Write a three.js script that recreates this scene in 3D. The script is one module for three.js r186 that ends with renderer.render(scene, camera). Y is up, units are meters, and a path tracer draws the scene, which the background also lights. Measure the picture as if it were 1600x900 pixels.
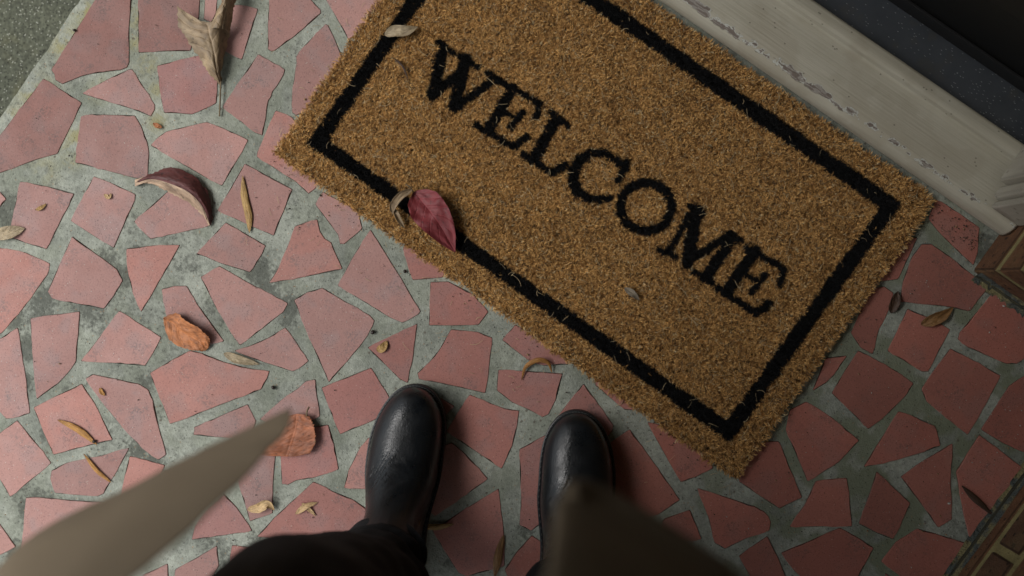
import * as THREE from 'three';
import { mergeGeometries, mergeVertices } from 'three/addons/utils/BufferGeometryUtils.js';
import { RoundedBoxGeometry } from 'three/addons/geometries/RoundedBoxGeometry.js';
import { MarchingCubes } from 'three/addons/objects/MarchingCubes.js';

// ------------------------------------------------------------------ camera, sky, sun, exposure
const scene = new THREE.Scene();
const camera = new THREE.PerspectiveCamera(32.26, 16 / 9, 0.02, 400);
camera.filmGauge = 36;
camera.position.set(0.03502, 1.34822, 0.14964);
camera.up.set(-0.576171, -0.005782, -0.817309);
camera.lookAt(camera.position.clone().add(new THREE.Vector3(-0.033446, -0.998971, 0.030644)));
camera.focus = 1.325;
camera.userData.fStop = 1.85;

const renderer = new THREE.WebGLRenderer({ antialias: true });
renderer.toneMapping = THREE.LinearToneMapping;
renderer.toneMappingExposure = 1.03;
renderer.shadowMap.enabled = true;

let seed = 12345;
const rnd = () => { seed |= 0; seed = seed + 0x6D2B79F5 | 0; let t = Math.imul(seed ^ seed >>> 15, 1 | seed); t = t + Math.imul(t ^ t >>> 7, 61 | t) ^ t; return ((t ^ t >>> 14) >>> 0) / 4294967296; };
const rr = (a, b) => a + (b - a) * rnd();
const clamp = (x, a = 0, b = 1) => Math.min(b, Math.max(a, x));
const mixn = (a, b, t) => a + (b - a) * t;
const sstep = (a, b, x) => { const t = clamp((x - a) / (b - a)); return t * t * (3 - 2 * t); };
const hash = (x, y, s = 0) => { let h = Math.imul(x, 374761393) + Math.imul(y, 668265263) + Math.imul(s, 2147483629) | 0; h = Math.imul(h ^ h >>> 13, 1274126177); h ^= h >>> 16; return (h >>> 0) / 4294967296; };
function noise(x, y, s = 0, per = 0) {
  let xi = Math.floor(x), yi = Math.floor(y); const fx = x - xi, fy = y - yi;
  const u = fx * fx * (3 - 2 * fx), v = fy * fy * (3 - 2 * fy);
  let x1 = xi + 1, y1 = yi + 1;
  if (per) { xi = ((xi % per) + per) % per; x1 = ((x1 % per) + per) % per; yi = ((yi % per) + per) % per; y1 = ((y1 % per) + per) % per; }
  return mixn(mixn(hash(xi, yi, s), hash(x1, yi, s), u), mixn(hash(xi, y1, s), hash(x1, y1, s), u), v);
}
function fbm(x, y, oct = 4, s = 0, per = 0) { let a = 0.5, t = 0, n = 0; for (let o = 0; o < oct; o++) { t += a * noise(x, y, s + o * 17, per); n += a; x *= 2; y *= 2; per *= 2; a *= 0.5; } return t / n; }
const enc = (v) => { v = clamp(v); return Math.round(255 * (v <= 0.0031308 ? v * 12.92 : 1.055 * Math.pow(v, 1 / 2.4) - 0.055)); };
function tex(w, h, fn, color = true) {          // fn(u, v) -> [r, g, b] linear, or one number
  const d = new Uint8Array(w * h * 4);
  for (let j = 0; j < h; j++) for (let i = 0; i < w; i++) {
    const c = fn((i + 0.5) / w, (j + 0.5) / h, i, j), k = (j * w + i) * 4;
    if (color) { d[k] = enc(c[0]); d[k + 1] = enc(c[1]); d[k + 2] = enc(c[2]); } else d[k] = d[k + 1] = d[k + 2] = Math.round(255 * clamp(c));
    d[k + 3] = 255;
  }
  const t = new THREE.DataTexture(d, w, h);
  t.wrapS = t.wrapT = THREE.RepeatWrapping; t.magFilter = THREE.LinearFilter; t.minFilter = THREE.LinearMipmapLinearFilter; t.generateMipmaps = true;
  if (color) t.colorSpace = THREE.SRGBColorSpace;
  t.needsUpdate = true; return t;
}
const lerp3 = (a, b, t) => [mixn(a[0], b[0], t), mixn(a[1], b[1], t), mixn(a[2], b[2], t)];
const mul3 = (a, k) => [a[0] * k, a[1] * k, a[2] * k];

// overcast sky: even, a little brighter overhead, soft cloud mottling all the way round
{
  const w = 512, h = 256, d = new Float32Array(w * h * 4);
  for (let j = 0; j < h; j++) for (let i = 0; i < w; i++) {
    const el = ((j + 0.5) / h - 0.5) * Math.PI, az = (i + 0.5) / w * 16, k = (j * w + i) * 4;
    const cl = 0.86 + 0.28 * fbm(az, el * 3 + 8, 4, 3, 16), up = el > 0 ? 0.78 + 0.3 * Math.sin(el) : 0.35;
    d[k] = 0.93 * cl * up; d[k + 1] = 0.99 * cl * up; d[k + 2] = 1.06 * cl * up; d[k + 3] = 1;
  }
  const sky = new THREE.DataTexture(d, w, h, THREE.RGBAFormat, THREE.FloatType);
  sky.mapping = THREE.EquirectangularReflectionMapping; sky.magFilter = THREE.LinearFilter; sky.minFilter = THREE.LinearFilter; sky.wrapS = THREE.RepeatWrapping; sky.needsUpdate = true;
  scene.background = sky; scene.environment = sky;
  scene.backgroundIntensity = 0.82; scene.environmentIntensity = 0.82;
}
// the veiled sun, low over the open side of the porch
const sun = new THREE.DirectionalLight(new THREE.Color(1, 0.965, 0.93), 3.2);
sun.position.set(-4.74, 8.39, 2.87); sun.target.position.set(0, 0, 0.2);
sun.castShadow = true; sun.shadow.radius = 68; sun.shadow.mapSize.set(2048, 2048);
Object.assign(sun.shadow.camera, { left: -4, right: 4, top: 4, bottom: -4, near: 0.5, far: 20 });
scene.add(sun, sun.target);

// ------------------------------------------------------------------ helpers
const taken = {};
function numbered(n) { const k = taken[n] || 0; taken[n] = k + 1; return k ? `${n}_${String(k).padStart(3, '0')}` : n; }
function mesh(name, geo, mat, parent) { const m = new THREE.Mesh(geo, mat); m.name = parent ? name : numbered(name); m.castShadow = m.receiveShadow = true; (parent || scene).add(m); return m; }
function group(name, parent) { const g = new THREE.Group(); g.name = parent ? name : numbered(name); (parent || scene).add(g); return g; }
function tag(o, label, category, grp, kind) { o.userData.label = label; if (category) o.userData.category = category; if (grp) o.userData.group = grp; if (kind) o.userData.kind = kind; return o; }
const std = (o) => new THREE.MeshStandardMaterial(o);
const rgb = (r, g, b) => new THREE.Color().setRGB(r, g, b);
const box = (x0, x1, y0, y1, z0, z1) => new THREE.BoxGeometry(x1 - x0, y1 - y0, z1 - z0).translate((x0 + x1) / 2, (y0 + y1) / 2, (z0 + z1) / 2);
const rbox = (x0, x1, y0, y1, z0, z1, r = 0.003, s = 1) => new RoundedBoxGeometry(x1 - x0, y1 - y0, z1 - z0, s, r).translate((x0 + x1) / 2, (y0 + y1) / 2, (z0 + z1) / 2);
function boxUV(geo, sc = 1, ox = 0, oy = 0) {      // uv in metres from position, by the face's main axis
  if (geo.index) geo = geo.toNonIndexed();
  const p = geo.attributes.position, n = geo.attributes.normal, uv = new Float32Array(p.count * 2);
  for (let i = 0; i < p.count; i++) {
    const ax = Math.abs(n.getX(i)), ay = Math.abs(n.getY(i)), az = Math.abs(n.getZ(i));
    let u = p.getX(i), v = p.getZ(i);
    if (ax > ay && ax > az) { u = p.getZ(i); v = p.getY(i); } else if (az > ay) { u = p.getX(i); v = p.getY(i); }
    uv[2 * i] = u * sc + ox; uv[2 * i + 1] = v * sc + oy;
  }
  geo.setAttribute('uv', new THREE.BufferAttribute(uv, 2)); return geo;
}

// ------------------------------------------------------------------ data in metres (x along the door, z away from it)
const TILES = [
[-0.7045,0.3125,-0.6965,0.3145,-0.6917,0.3197,-0.6805,0.3184,-0.665,0.2949,-0.6552,0.2838,-0.6234,0.2554,-0.6188,0.248,-0.6201,0.2414,-0.6494,0.1996,-0.6803,0.1461,-0.71,0.1664],
[-0.6744,0.1421,-0.6171,0.2222,-0.5937,0.204,-0.5589,0.1789,-0.5638,0.1673,-0.5766,0.1336,-0.6021,0.0926],
[-0.5954,0.088,-0.5677,0.1338,-0.5576,0.1311,-0.5593,0.1163,-0.5822,0.079],
[-0.555,0.1007,-0.5367,0.0881,-0.5146,0.0794,-0.4932,0.1485,-0.5188,0.1523,-0.5365,0.1379],
[-0.5221,0.0379,-0.4914,0.0878,-0.4708,0.1171,-0.4661,0.116,-0.463,0.1128,-0.4526,0.0844,-0.447,0.0647,-0.4394,0.0341,-0.4422,0.0317,-0.4611,0.0278,-0.4915,0.0169],
[-0.471,0.0029,-0.4436,0.0158,-0.4167,0.028,-0.3872,0.0426,-0.3734,-0.0218,-0.3789,-0.0602],
[-0.4253,0.0434,-0.4226,0.0426,-0.3935,0.0596,-0.3717,0.0722,-0.3681,0.1386,-0.3875,0.1679,-0.3938,0.1681,-0.4001,0.1607,-0.4084,0.1474,-0.4234,0.1184,-0.4274,0.1095,-0.4327,0.1036,-0.4338,0.0959],
[-0.4782,0.1297,-0.4537,0.1276,-0.4362,0.1262,-0.4339,0.131,-0.433,0.1601,-0.4305,0.1744,-0.4163,0.2039,-0.4104,0.2169,-0.4192,0.2198,-0.4779,0.2168],
[-0.5851,0.2226,-0.5446,0.1776,-0.5273,0.1742,-0.5049,0.1907,-0.4882,0.2175,-0.4969,0.2331,-0.5073,0.2494,-0.519,0.256,-0.5401,0.2695,-0.5635,0.2472],
[-0.6145,0.2493,-0.6121,0.2465,-0.5572,0.2685,-0.5537,0.2736,-0.5518,0.284,-0.58,0.2907,-0.6307,0.3076,-0.6499,0.3134,-0.6294,0.2735],
[-0.7068,0.3281,-0.643,0.3247,-0.6311,0.4014,-0.6494,0.4228,-0.6829,0.4698,-0.7002,0.4927,-0.7144,0.4724,-0.7124,0.4277],
[-0.6331,0.3404,-0.6228,0.33,-0.5715,0.2966,-0.5555,0.3038,-0.5368,0.3164,-0.5254,0.3279,-0.5069,0.359,-0.5251,0.3674,-0.5644,0.3819,-0.6033,0.3971],
[-0.5298,0.317,-0.5278,0.3027,-0.5228,0.2896,-0.4841,0.2467,-0.4639,0.2413,-0.4401,0.2365,-0.4225,0.2338,-0.4166,0.3056,-0.4434,0.3093],
[-0.4143,0.1791,-0.391,0.1736,-0.3059,0.1964,-0.3086,0.2355,-0.3111,0.2458,-0.3364,0.2421,-0.3992,0.2453,-0.4017,0.2417],
[-0.4075,0.2629,-0.3335,0.254,-0.3183,0.3203,-0.3447,0.326,-0.402,0.3372],
[-0.4738,0.3563,-0.4533,0.3419,-0.415,0.342,-0.4016,0.3487,-0.3985,0.3594,-0.413,0.376,-0.4392,0.404,-0.456,0.4223,-0.4654,0.4213,-0.4887,0.4162],
[-0.383,0.3442,-0.3197,0.3384,-0.3175,0.3476,-0.3164,0.3801,-0.357,0.3936,-0.3808,0.3985,-0.3918,0.403],
[-0.3014,0.2935,-0.2912,0.2788,-0.2816,0.2679,-0.2691,0.2794,-0.2585,0.2837,-0.2488,0.2822,-0.233,0.2925,-0.2147,0.3031,-0.2568,0.3477,-0.2861,0.377,-0.2873,0.3521,-0.2956,0.314],
[-0.2967,0.2326,-0.2958,0.2522,-0.2457,0.2683,-0.236,0.2775,-0.2321,0.2737,-0.224,0.2424,-0.2419,0.2262],
[-0.2136,0.2373,-0.182,0.2503,-0.094,0.2885,-0.0934,0.2923,-0.105,0.3155,-0.1226,0.3194,-0.2067,0.3253,-0.2114,0.2848],
[-0.1624,0.2323,-0.1271,0.2596,-0.0955,0.2331,-0.0973,0.2184,-0.1643,0.2144],
[-0.1051,0.2484,-0.0863,0.2341,-0.0478,0.2282,-0.0179,0.2358,-0.0186,0.2575,-0.0401,0.2739,-0.0729,0.2971],
[-0.0452,0.2849,-0.0133,0.2666,0.0069,0.2619,0.0225,0.2902,0.0421,0.3285,0.0213,0.3369,-0.0197,0.3544,-0.0422,0.365,-0.0484,0.3609,-0.0436,0.3372,-0.042,0.3168],
[-0.0875,0.3053,-0.0735,0.3327,-0.0521,0.3785,-0.0637,0.3803,-0.088,0.3762,-0.1241,0.3707],
[-0.2442,0.3764,-0.2358,0.3576,-0.222,0.3404,-0.185,0.3378,-0.1471,0.3335,-0.138,0.3356,-0.136,0.3417,-0.1342,0.3747,-0.1408,0.4405,-0.1892,0.4115],
[-0.3685,0.4254,-0.3559,0.3982,-0.3081,0.3935,-0.2489,0.3851,-0.2475,0.398,-0.2583,0.4336,-0.2705,0.4702,-0.2831,0.4662,-0.329,0.4459],
[-0.2327,0.4144,-0.1805,0.4332,-0.1825,0.4411,-0.1897,0.457,-0.2145,0.4649,-0.2567,0.4776,-0.2718,0.4808,-0.2586,0.464,-0.2434,0.4392],
[-0.3503,0.5744,-0.3354,0.5411,-0.3228,0.517,-0.3076,0.5106,-0.2751,0.5026,-0.2368,0.4873,-0.2165,0.476,-0.2136,0.4848,-0.2118,0.5029,-0.2427,0.5486,-0.269,0.589,-0.2877,0.6154,-0.3109,0.5994],
[-0.2577,0.6004,-0.2149,0.5309,-0.1923,0.5429,-0.1849,0.569,-0.2181,0.5884,-0.2521,0.6084],
[-0.1672,0.4582,-0.1579,0.4484,-0.1444,0.4646,-0.1242,0.4857,-0.1295,0.4981,-0.1454,0.517,-0.1717,0.5336,-0.1888,0.5372,-0.18,0.4986,-0.1703,0.4723],
[-0.1078,0.489,-0.0857,0.5066,-0.0615,0.5303,-0.083,0.5597,-0.1004,0.5765,-0.1062,0.5882,-0.1127,0.5929,-0.1369,0.5616,-0.1506,0.539,-0.1285,0.5103],
[-0.1442,0.4526,-0.1044,0.3911,-0.0635,0.408,-0.0488,0.4212,-0.0611,0.4481,-0.0871,0.4893,-0.0974,0.4838],
[-0.0525,0.471,-0.0534,0.4943,-0.049,0.5235,-0.0404,0.5464,-0.027,0.5379,0.0054,0.5167,-0.0251,0.4579],
[-0.0794,0.5647,-0.0503,0.56,-0.0208,0.5528,0.0088,0.552,0.0197,0.5981,-0.0649,0.6516,-0.0999,0.6714,-0.0949,0.6353],
[-0.1457,0.5614,-0.1263,0.5951,-0.1068,0.6244,-0.1006,0.6318,-0.12,0.6599,-0.1372,0.6462,-0.1651,0.6251,-0.1646,0.5901,-0.1602,0.5686],
[-0.1709,0.651,-0.1458,0.6557,-0.1102,0.6691,-0.1385,0.6971,-0.1712,0.7283,-0.1782,0.7106,-0.1774,0.6806],
[-0.1662,0.776,-0.1544,0.7522,-0.1378,0.7151,-0.1199,0.736,-0.1176,0.7735,-0.1499,0.8024],
[-0.1978,0.8076,-0.1795,0.7758,-0.155,0.806,-0.2023,0.8404],
[-0.121,0.7019,-0.0917,0.6862,-0.0606,0.6995,-0.0974,0.737,-0.114,0.7164],
[-0.3938,0.8178,-0.3862,0.8112,-0.3488,0.7887,-0.3034,0.7605,-0.2951,0.7708,-0.299,0.8283,-0.3079,0.8786,-0.3501,0.896,-0.3717,0.8556],
[-0.3864,0.7666,-0.3756,0.7457,-0.3398,0.707,-0.3151,0.6763,-0.3122,0.7024,-0.3102,0.7304,-0.3084,0.7487,-0.3115,0.7553,-0.3382,0.7723,-0.3647,0.7881,-0.381,0.7758],
[-0.3078,0.6852,-0.285,0.6754,-0.2605,0.6665,-0.2569,0.6998,-0.2858,0.7369,-0.2974,0.7125],
[-0.4568,0.7088,-0.4391,0.6756,-0.4203,0.6426,-0.3903,0.6538,-0.3408,0.6805,-0.369,0.7126,-0.3967,0.7456,-0.4118,0.7367],
[-0.4199,0.6336,-0.4154,0.6228,-0.3861,0.6096,-0.3549,0.5961,-0.3394,0.5948,-0.3261,0.6027,-0.2983,0.6283,-0.2677,0.6532,-0.2724,0.6652,-0.2916,0.666,-0.3283,0.6607,-0.3753,0.6486],
[-0.5389,0.6311,-0.5118,0.6587,-0.4571,0.7178,-0.4666,0.7312,-0.4799,0.7439,-0.4929,0.7412,-0.5093,0.7496,-0.5603,0.6767,-0.5505,0.6589],
[-0.4658,0.7371,-0.421,0.7488,-0.393,0.7571,-0.4024,0.7912,-0.4132,0.8296,-0.4394,0.8177,-0.4634,0.8152,-0.4838,0.786,-0.4756,0.766],
[-0.4031,0.8695,-0.3668,0.8817,-0.3786,0.9045,-0.3918,0.9174,-0.4276,0.8663],
[-0.6403,0.5624,-0.6228,0.5556,-0.5895,0.5398,-0.5527,0.5323,-0.5468,0.5455,-0.5485,0.6063,-0.5534,0.6501,-0.5644,0.6709],
[-0.5312,0.6104,-0.5069,0.5867,-0.4799,0.5622,-0.4681,0.5821,-0.4447,0.6219,-0.4478,0.66,-0.4602,0.696,-0.4967,0.6534],
[-0.5481,0.4837,-0.5071,0.484,-0.4706,0.4843,-0.4554,0.4919,-0.4535,0.5165,-0.4544,0.5388,-0.4902,0.5554,-0.5223,0.5694,-0.5321,0.5665,-0.5411,0.522],
[-0.4758,0.4534,-0.4475,0.4281,-0.4179,0.4063,-0.415,0.4354,-0.4119,0.4742,-0.4093,0.5123,-0.4335,0.4981,-0.4571,0.4769],
[-0.4347,0.5292,-0.3999,0.5273,-0.3663,0.5251,-0.3643,0.5389,-0.3623,0.5699,-0.3988,0.5915,-0.4393,0.617,-0.4371,0.584],
[-0.4035,0.4705,-0.3914,0.4566,-0.3775,0.4468,-0.3517,0.4587,-0.2917,0.4788,-0.3106,0.4986,-0.3319,0.5148,-0.3654,0.5061,-0.3857,0.4881],
[-0.6519,0.4634,-0.6159,0.4469,-0.5799,0.4336,-0.5742,0.4749,-0.5681,0.5182,-0.5977,0.5282,-0.6201,0.5342,-0.636,0.502],
[-0.5707,0.3981,-0.5397,0.3905,-0.5085,0.3848,-0.5031,0.4004,-0.4974,0.432,-0.4915,0.4623,-0.526,0.4649,-0.5623,0.4666,-0.5665,0.4339],
[-0.6902,0.4912,-0.6676,0.4916,-0.6546,0.4944,-0.6559,0.5084,-0.6673,0.5239],
[0.0224,0.2296,0.0197,0.256,0.0364,0.257,0.0655,0.2576,0.0857,0.2517,0.1115,0.2313,0.0939,0.2183],
[0.039,0.2924,0.069,0.2732,0.1127,0.2464,0.1254,0.2809,0.1286,0.3021,0.1255,0.3096,0.1097,0.3113,0.0789,0.3173,0.0536,0.3161],
[0.0266,0.3428,0.0551,0.3364,0.0773,0.3302,0.0936,0.3217,0.103,0.3395,0.1134,0.3663,0.1196,0.3993,0.0809,0.4003,0.0296,0.4017,0.0271,0.3724],
[-0.0036,0.3697,0.0185,0.3678,0.0148,0.3897,0.0026,0.4059,-0.0217,0.4018,-0.0251,0.3818],
[0.0443,0.4104,0.0658,0.4121,0.1121,0.4218,0.0974,0.4646,0.083,0.505,0.0629,0.5022,0.0365,0.4997,0.0256,0.4538,0.0359,0.4228],
[0.1321,0.4246,0.153,0.4481,0.1765,0.474,0.1986,0.5053,0.1657,0.5464,0.1552,0.5497,0.1284,0.539,0.0917,0.5234,0.1084,0.4802],
[0.1244,0.3638,0.1432,0.3258,0.1698,0.3259,0.2142,0.404,0.2006,0.4449,0.1834,0.4476,0.1655,0.4177],
[0.2053,0.45,0.2017,0.4795,0.2023,0.5091,0.2226,0.5213,0.2602,0.4993,0.2252,0.4496],
[0.1439,0.2412,0.176,0.2523,0.2081,0.2634,0.2119,0.2703,0.2099,0.2824,0.1974,0.3051,0.1691,0.319,0.1411,0.3198,0.1413,0.2855],
[0.1541,0.2212,0.157,0.2329,0.1795,0.2349,0.2094,0.237,0.2185,0.2305,0.1776,0.2172],
[0.2298,0.2554,0.2659,0.2678,0.3389,0.294,0.3267,0.3272,0.3057,0.3541,0.2653,0.3565,0.2234,0.312,0.2192,0.2852],
[0.2439,0.2336,0.2762,0.2497,0.3264,0.2732,0.3384,0.2561,0.3502,0.2328,0.33,0.225,0.2659,0.2232],
[0.3494,0.2673,0.392,0.2536,0.4262,0.2429,0.4405,0.2411,0.4541,0.2471,0.4599,0.2567,0.4401,0.2848,0.426,0.312,0.4104,0.3137,0.3853,0.2914],
[0.358,0.2973,0.3929,0.32,0.3719,0.3436,0.3411,0.3446,0.3372,0.3272],
[0.4471,0.3095,0.4554,0.2843,0.4621,0.2658,0.489,0.2803,0.5205,0.2999,0.4872,0.3293],
[0.4011,0.153,0.4358,0.1756,0.469,0.1962,0.4606,0.2107,0.4533,0.2254,0.4251,0.2267,0.389,0.2272,0.3766,0.2022,0.3859,0.1639],
[0.3998,0.1349,0.3887,0.1091,0.4,0.0884,0.4399,0.0862,0.4729,0.089,0.4861,0.0901,0.4809,0.1296,0.4628,0.1742,0.4363,0.1573],
[0.4207,0.059,0.4176,0.0255,0.4162,-0.0071,0.4386,-0.0104,0.4725,-0.0135,0.5003,-0.0134,0.5016,0.0045,0.4957,0.0412,0.4874,0.0702,0.4556,0.0646],
[0.5063,0.0284,0.5284,0.022,0.5565,0.0167,0.5767,0.0337,0.5586,0.0602,0.5352,0.0896,0.5118,0.1148,0.5094,0.0808],
[0.5136,-0.0135,0.5124,-0.044,0.5132,-0.0791,0.5459,-0.0835,0.5869,-0.0875,0.5919,-0.0546,0.5975,0.0009,0.5707,-0.0008,0.5284,-0.0041],
[0.6042,-0.0832,0.6124,-0.1047,0.6288,-0.1246,0.684,-0.0291,0.669,-0.022,0.6412,-0.0167,0.6078,-0.0148,0.606,-0.049],
[0.5158,-0.1735,0.5614,-0.1766,0.6002,-0.1792,0.6092,-0.1523,0.5987,-0.124,0.5958,-0.1137,0.5837,-0.105,0.5551,-0.0993,0.5301,-0.0942,0.514,-0.0953,0.511,-0.1025,0.5134,-0.1365],
[0.6102,-0.0071,0.6467,-0.006,0.6836,-0.0042,0.684,0.0062,0.684,0.0603,0.682,0.1144,0.6524,0.0884,0.6279,0.064,0.6139,0.05,0.6118,0.0211],
[0.5881,0.0223,0.6127,0.0613,0.6456,0.1049,0.6377,0.1242,0.6018,0.1112,0.5593,0.0976,0.5708,0.063],
[0.5294,0.1106,0.5607,0.1155,0.5891,0.1193,0.5938,0.1433,0.5984,0.1716,0.5764,0.1769,0.5503,0.1809,0.5433,0.1564,0.5376,0.1353],
[0.4717,0.1678,0.4874,0.1534,0.5022,0.1407,0.5213,0.1618,0.5448,0.1892,0.5119,0.2129,0.4787,0.2378,0.4779,0.2014],
[0.4901,0.2731,0.5099,0.2408,0.5333,0.2006,0.5598,0.1973,0.5848,0.1962,0.5878,0.2193,0.5935,0.2522,0.5456,0.287,0.5161,0.2819],
[0.6034,0.2049,0.6042,0.1726,0.6163,0.1418,0.6469,0.1313,0.6799,0.1201,0.6816,0.1514,0.6826,0.1876,0.649,0.2067],
[0.6175,0.2147,0.6344,0.2152,0.6462,0.2246,0.6292,0.237],
[0.4023,-0.1706,0.4114,-0.178,0.4429,-0.1783,0.4722,-0.176,0.5055,-0.1736,0.5047,-0.1532,0.5047,-0.1345,0.4735,-0.1208,0.4235,-0.0928,0.411,-0.1163,0.4019,-0.1495],
[0.3902,-0.2037,0.383,-0.2297,0.3982,-0.232,0.4374,-0.232,0.4511,-0.232,0.4639,-0.2107,0.4734,-0.1873,0.438,-0.1925,0.4086,-0.1979],
[0.3926,-0.1742,0.3975,-0.1485,0.4035,-0.1152,0.3942,-0.1066,0.3829,-0.0965,0.3759,-0.1645],
[0.3951,-0.0967,0.4096,-0.0965,0.4163,-0.0783,0.4219,-0.0457,0.4338,-0.0143,0.4165,-0.0126,0.3948,-0.0213,0.3809,-0.0847],
[0.437,-0.0898,0.4671,-0.0965,0.4978,-0.0994,0.4996,-0.0882,0.5035,-0.0596,0.5066,-0.0378,0.5016,-0.0332,0.4478,-0.0295,0.4428,-0.0584],
[0.4078,0.0072,0.4084,0.0299,0.4059,0.0527,0.398,0.0709,0.3871,0.0261],
[0.1233,1.1858,0.123,1.0658,0.1616,1.0471,0.1931,1.0613,0.2189,1.1024,0.195,1.1878],
[-0.2406,1.1325,-0.2501,1.1461,-0.3169,1.1507,-0.3307,1.1427,-0.3325,1.0565,-0.2588,1.0073],
[-0.6753,0.9671,-0.6398,1.0272,-0.705,1.0629,-0.705,0.9671],
[0.4486,0.5177,0.3658,0.5325,0.3421,0.5024,0.3719,0.4128,0.3966,0.4063,0.4465,0.4462],
[0.6282,1.003,0.6182,0.9232,0.682,0.9202,0.682,1.004],
[0.0736,1.29,0.1067,1.208,0.118,1.2006,0.1974,1.2029,0.2227,1.2289,0.2175,1.29],
[-0.0058,1.1231,-0.0015,1.141,-0.0554,1.2191,-0.1025,1.2004,-0.1131,1.1104,-0.1029,1.0926,-0.0779,1.082],
[-0.705,0.1031,-0.705,0.0116,-0.6146,0.0338,-0.644,0.1066],
[0.0084,0.9742,0.0652,1.0527,-0.0001,1.1091,-0.0681,1.0703,-0.0392,0.9947],
[0.1193,0.9094,0.1372,0.8347,0.2597,0.8829,0.258,0.9028,0.1616,0.9497],
[0.6265,0.7038,0.5912,0.6132,0.682,0.615,0.682,0.7125],
[0.0822,0.7809,0.0908,0.6907,0.1442,0.6648,0.1528,0.6666,0.1962,0.7197,0.1949,0.7406,0.1291,0.8102],
[0.565,0.8086,0.4659,0.8332,0.4741,0.7205,0.5028,0.7161,0.5627,0.764],
[-0.549,0.9963,-0.5046,0.995,-0.455,1.0455,-0.473,1.0956,-0.568,1.0894,-0.5858,1.0403],
[0.6006,1.1976,0.5497,1.1814,0.5667,1.0709,0.5901,1.0643,0.682,1.142],
[-0.3808,1.1574,-0.4188,1.2132,-0.4788,1.1948,-0.4625,1.1146],
[-0.6284,1.0381,-0.6,1.0451,-0.5815,1.0961,-0.6128,1.1605,-0.705,1.1372,-0.705,1.08],
[-0.6836,-0.1098,-0.5938,-0.0531,-0.6018,0.0185,-0.705,-0.0038,-0.705,-0.1098],
[0.682,0.7277,0.682,0.7927,0.5959,0.8241,0.5802,0.8107,0.5777,0.7632,0.6236,0.7185],
[0.315,1.1098,0.3484,1.0802,0.4092,1.0795,0.4214,1.1462,0.3328,1.2044],
[-0.6477,0.9154,-0.6748,0.9521,-0.705,0.9521,-0.705,0.8636,-0.6686,0.8695],
[-0.1901,0.9687,-0.1088,0.9517,-0.0541,0.9918,-0.0833,1.068,-0.1066,1.0779,-0.2028,0.9863],
[-0.677,0.6618,-0.6308,0.7277,-0.6463,0.7569,-0.705,0.759,-0.705,0.6607],
[0.6376,0.3853,0.682,0.4084,0.682,0.4716,0.5843,0.5074,0.5593,0.4262],
[0.5868,0.5224,0.682,0.4876,0.682,0.6,0.593,0.5982],
[0.2862,0.6221,0.3477,0.6001,0.3979,0.6767,0.3483,0.7172,0.2892,0.6828],
[-0.0438,1.2286,0.0086,1.1528,0.0913,1.2059,0.0574,1.29,-0.0075,1.29],
[-0.3846,0.9504,-0.3297,0.9285,-0.2716,0.9978,-0.3411,1.0441,-0.3981,1.0227],
[-0.4454,-0.0824,-0.4699,-0.2191,-0.4644,-0.23,-0.39,-0.23,-0.3689,-0.1402],
[-0.3112,1.1653,-0.2504,1.1612,-0.2015,1.2575,-0.2123,1.29,-0.3126,1.29],
[0.2988,0.9893,0.3018,0.9697,0.391,0.9633,0.4089,0.983,0.4049,1.0645,0.3494,1.0652],
[0.6034,0.9254,0.6137,1.0086,0.5871,1.0495,0.5606,1.0571,0.5426,1.0487,0.5123,0.9498],
[0.5569,0.6134,0.4743,0.59,0.4574,0.531,0.572,0.5258,0.5784,0.6034],
[-0.6141,-0.1858,-0.6842,-0.1248,-0.705,-0.1248,-0.705,-0.23,-0.6286,-0.23],
[0.356,0.7302,0.4072,0.6885,0.4593,0.7181,0.4509,0.8324,0.413,0.8382,0.3534,0.7484],
[0.3801,1.29,0.3431,1.2155,0.429,1.1592,0.4859,1.2103,0.4631,1.29],
[-0.4665,0.9056,-0.5061,0.9801,-0.5475,0.9813,-0.5709,0.9208,-0.5209,0.8459,-0.4794,0.8655],
[0.4256,1.0823,0.5355,1.0619,0.5517,1.0695,0.5345,1.1814,0.4958,1.199,0.4366,1.1459],
[-0.4603,-0.0654,-0.4741,-0.008,-0.4774,-0.0022,-0.5289,0.0323,-0.5382,0.0375,-0.5867,0.0182,-0.5788,-0.053,-0.5503,-0.0754],
[0.2375,1.2323,0.3198,1.2149,0.3279,1.2186,0.3633,1.29,0.2325,1.29],
[0.2726,0.9064,0.275,0.89,0.3912,0.8677,0.3869,0.9485,0.2995,0.9548],
[0.0278,0.9294,-0.0045,0.8581,0.0361,0.8015,0.073,0.7928,0.1241,0.8248,0.1047,0.9059],
[0.5994,0.2983,0.6283,0.3732,0.5502,0.4141,0.5415,0.4097,0.5231,0.3394,0.5443,0.3085],
[-0.5986,1.1938,-0.5263,1.2258,-0.5215,1.29,-0.6391,1.29],
[0.4134,0.8533,0.457,0.8466,0.4976,0.9423,0.4187,0.9714,0.4017,0.9528,0.4066,0.8614],
[0.2313,1.094,0.2084,1.0575,0.289,1.0016,0.3356,1.0715,0.3044,1.0992],
[0.1528,0.962,0.1539,1.0341,0.1144,1.0533,0.0796,1.0471,0.0196,0.9641,0.029,0.9447,0.109,0.9203],
[0.2812,0.6955,0.3409,0.7302,0.3386,0.746,0.2746,0.7941,0.2099,0.7404,0.211,0.7225],
[-0.6341,0.9091,-0.6546,0.8641,-0.6183,0.8235,-0.5379,0.8444,-0.5831,0.9122],
[-0.6142,1.1756,-0.6107,1.1839,-0.6554,1.29,-0.705,1.29,-0.705,1.1527],
[0.3544,0.5423,0.3444,0.5854,0.2794,0.6085,0.24,0.5829,0.2357,0.5545,0.2811,0.5109,0.33,0.5113],
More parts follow.
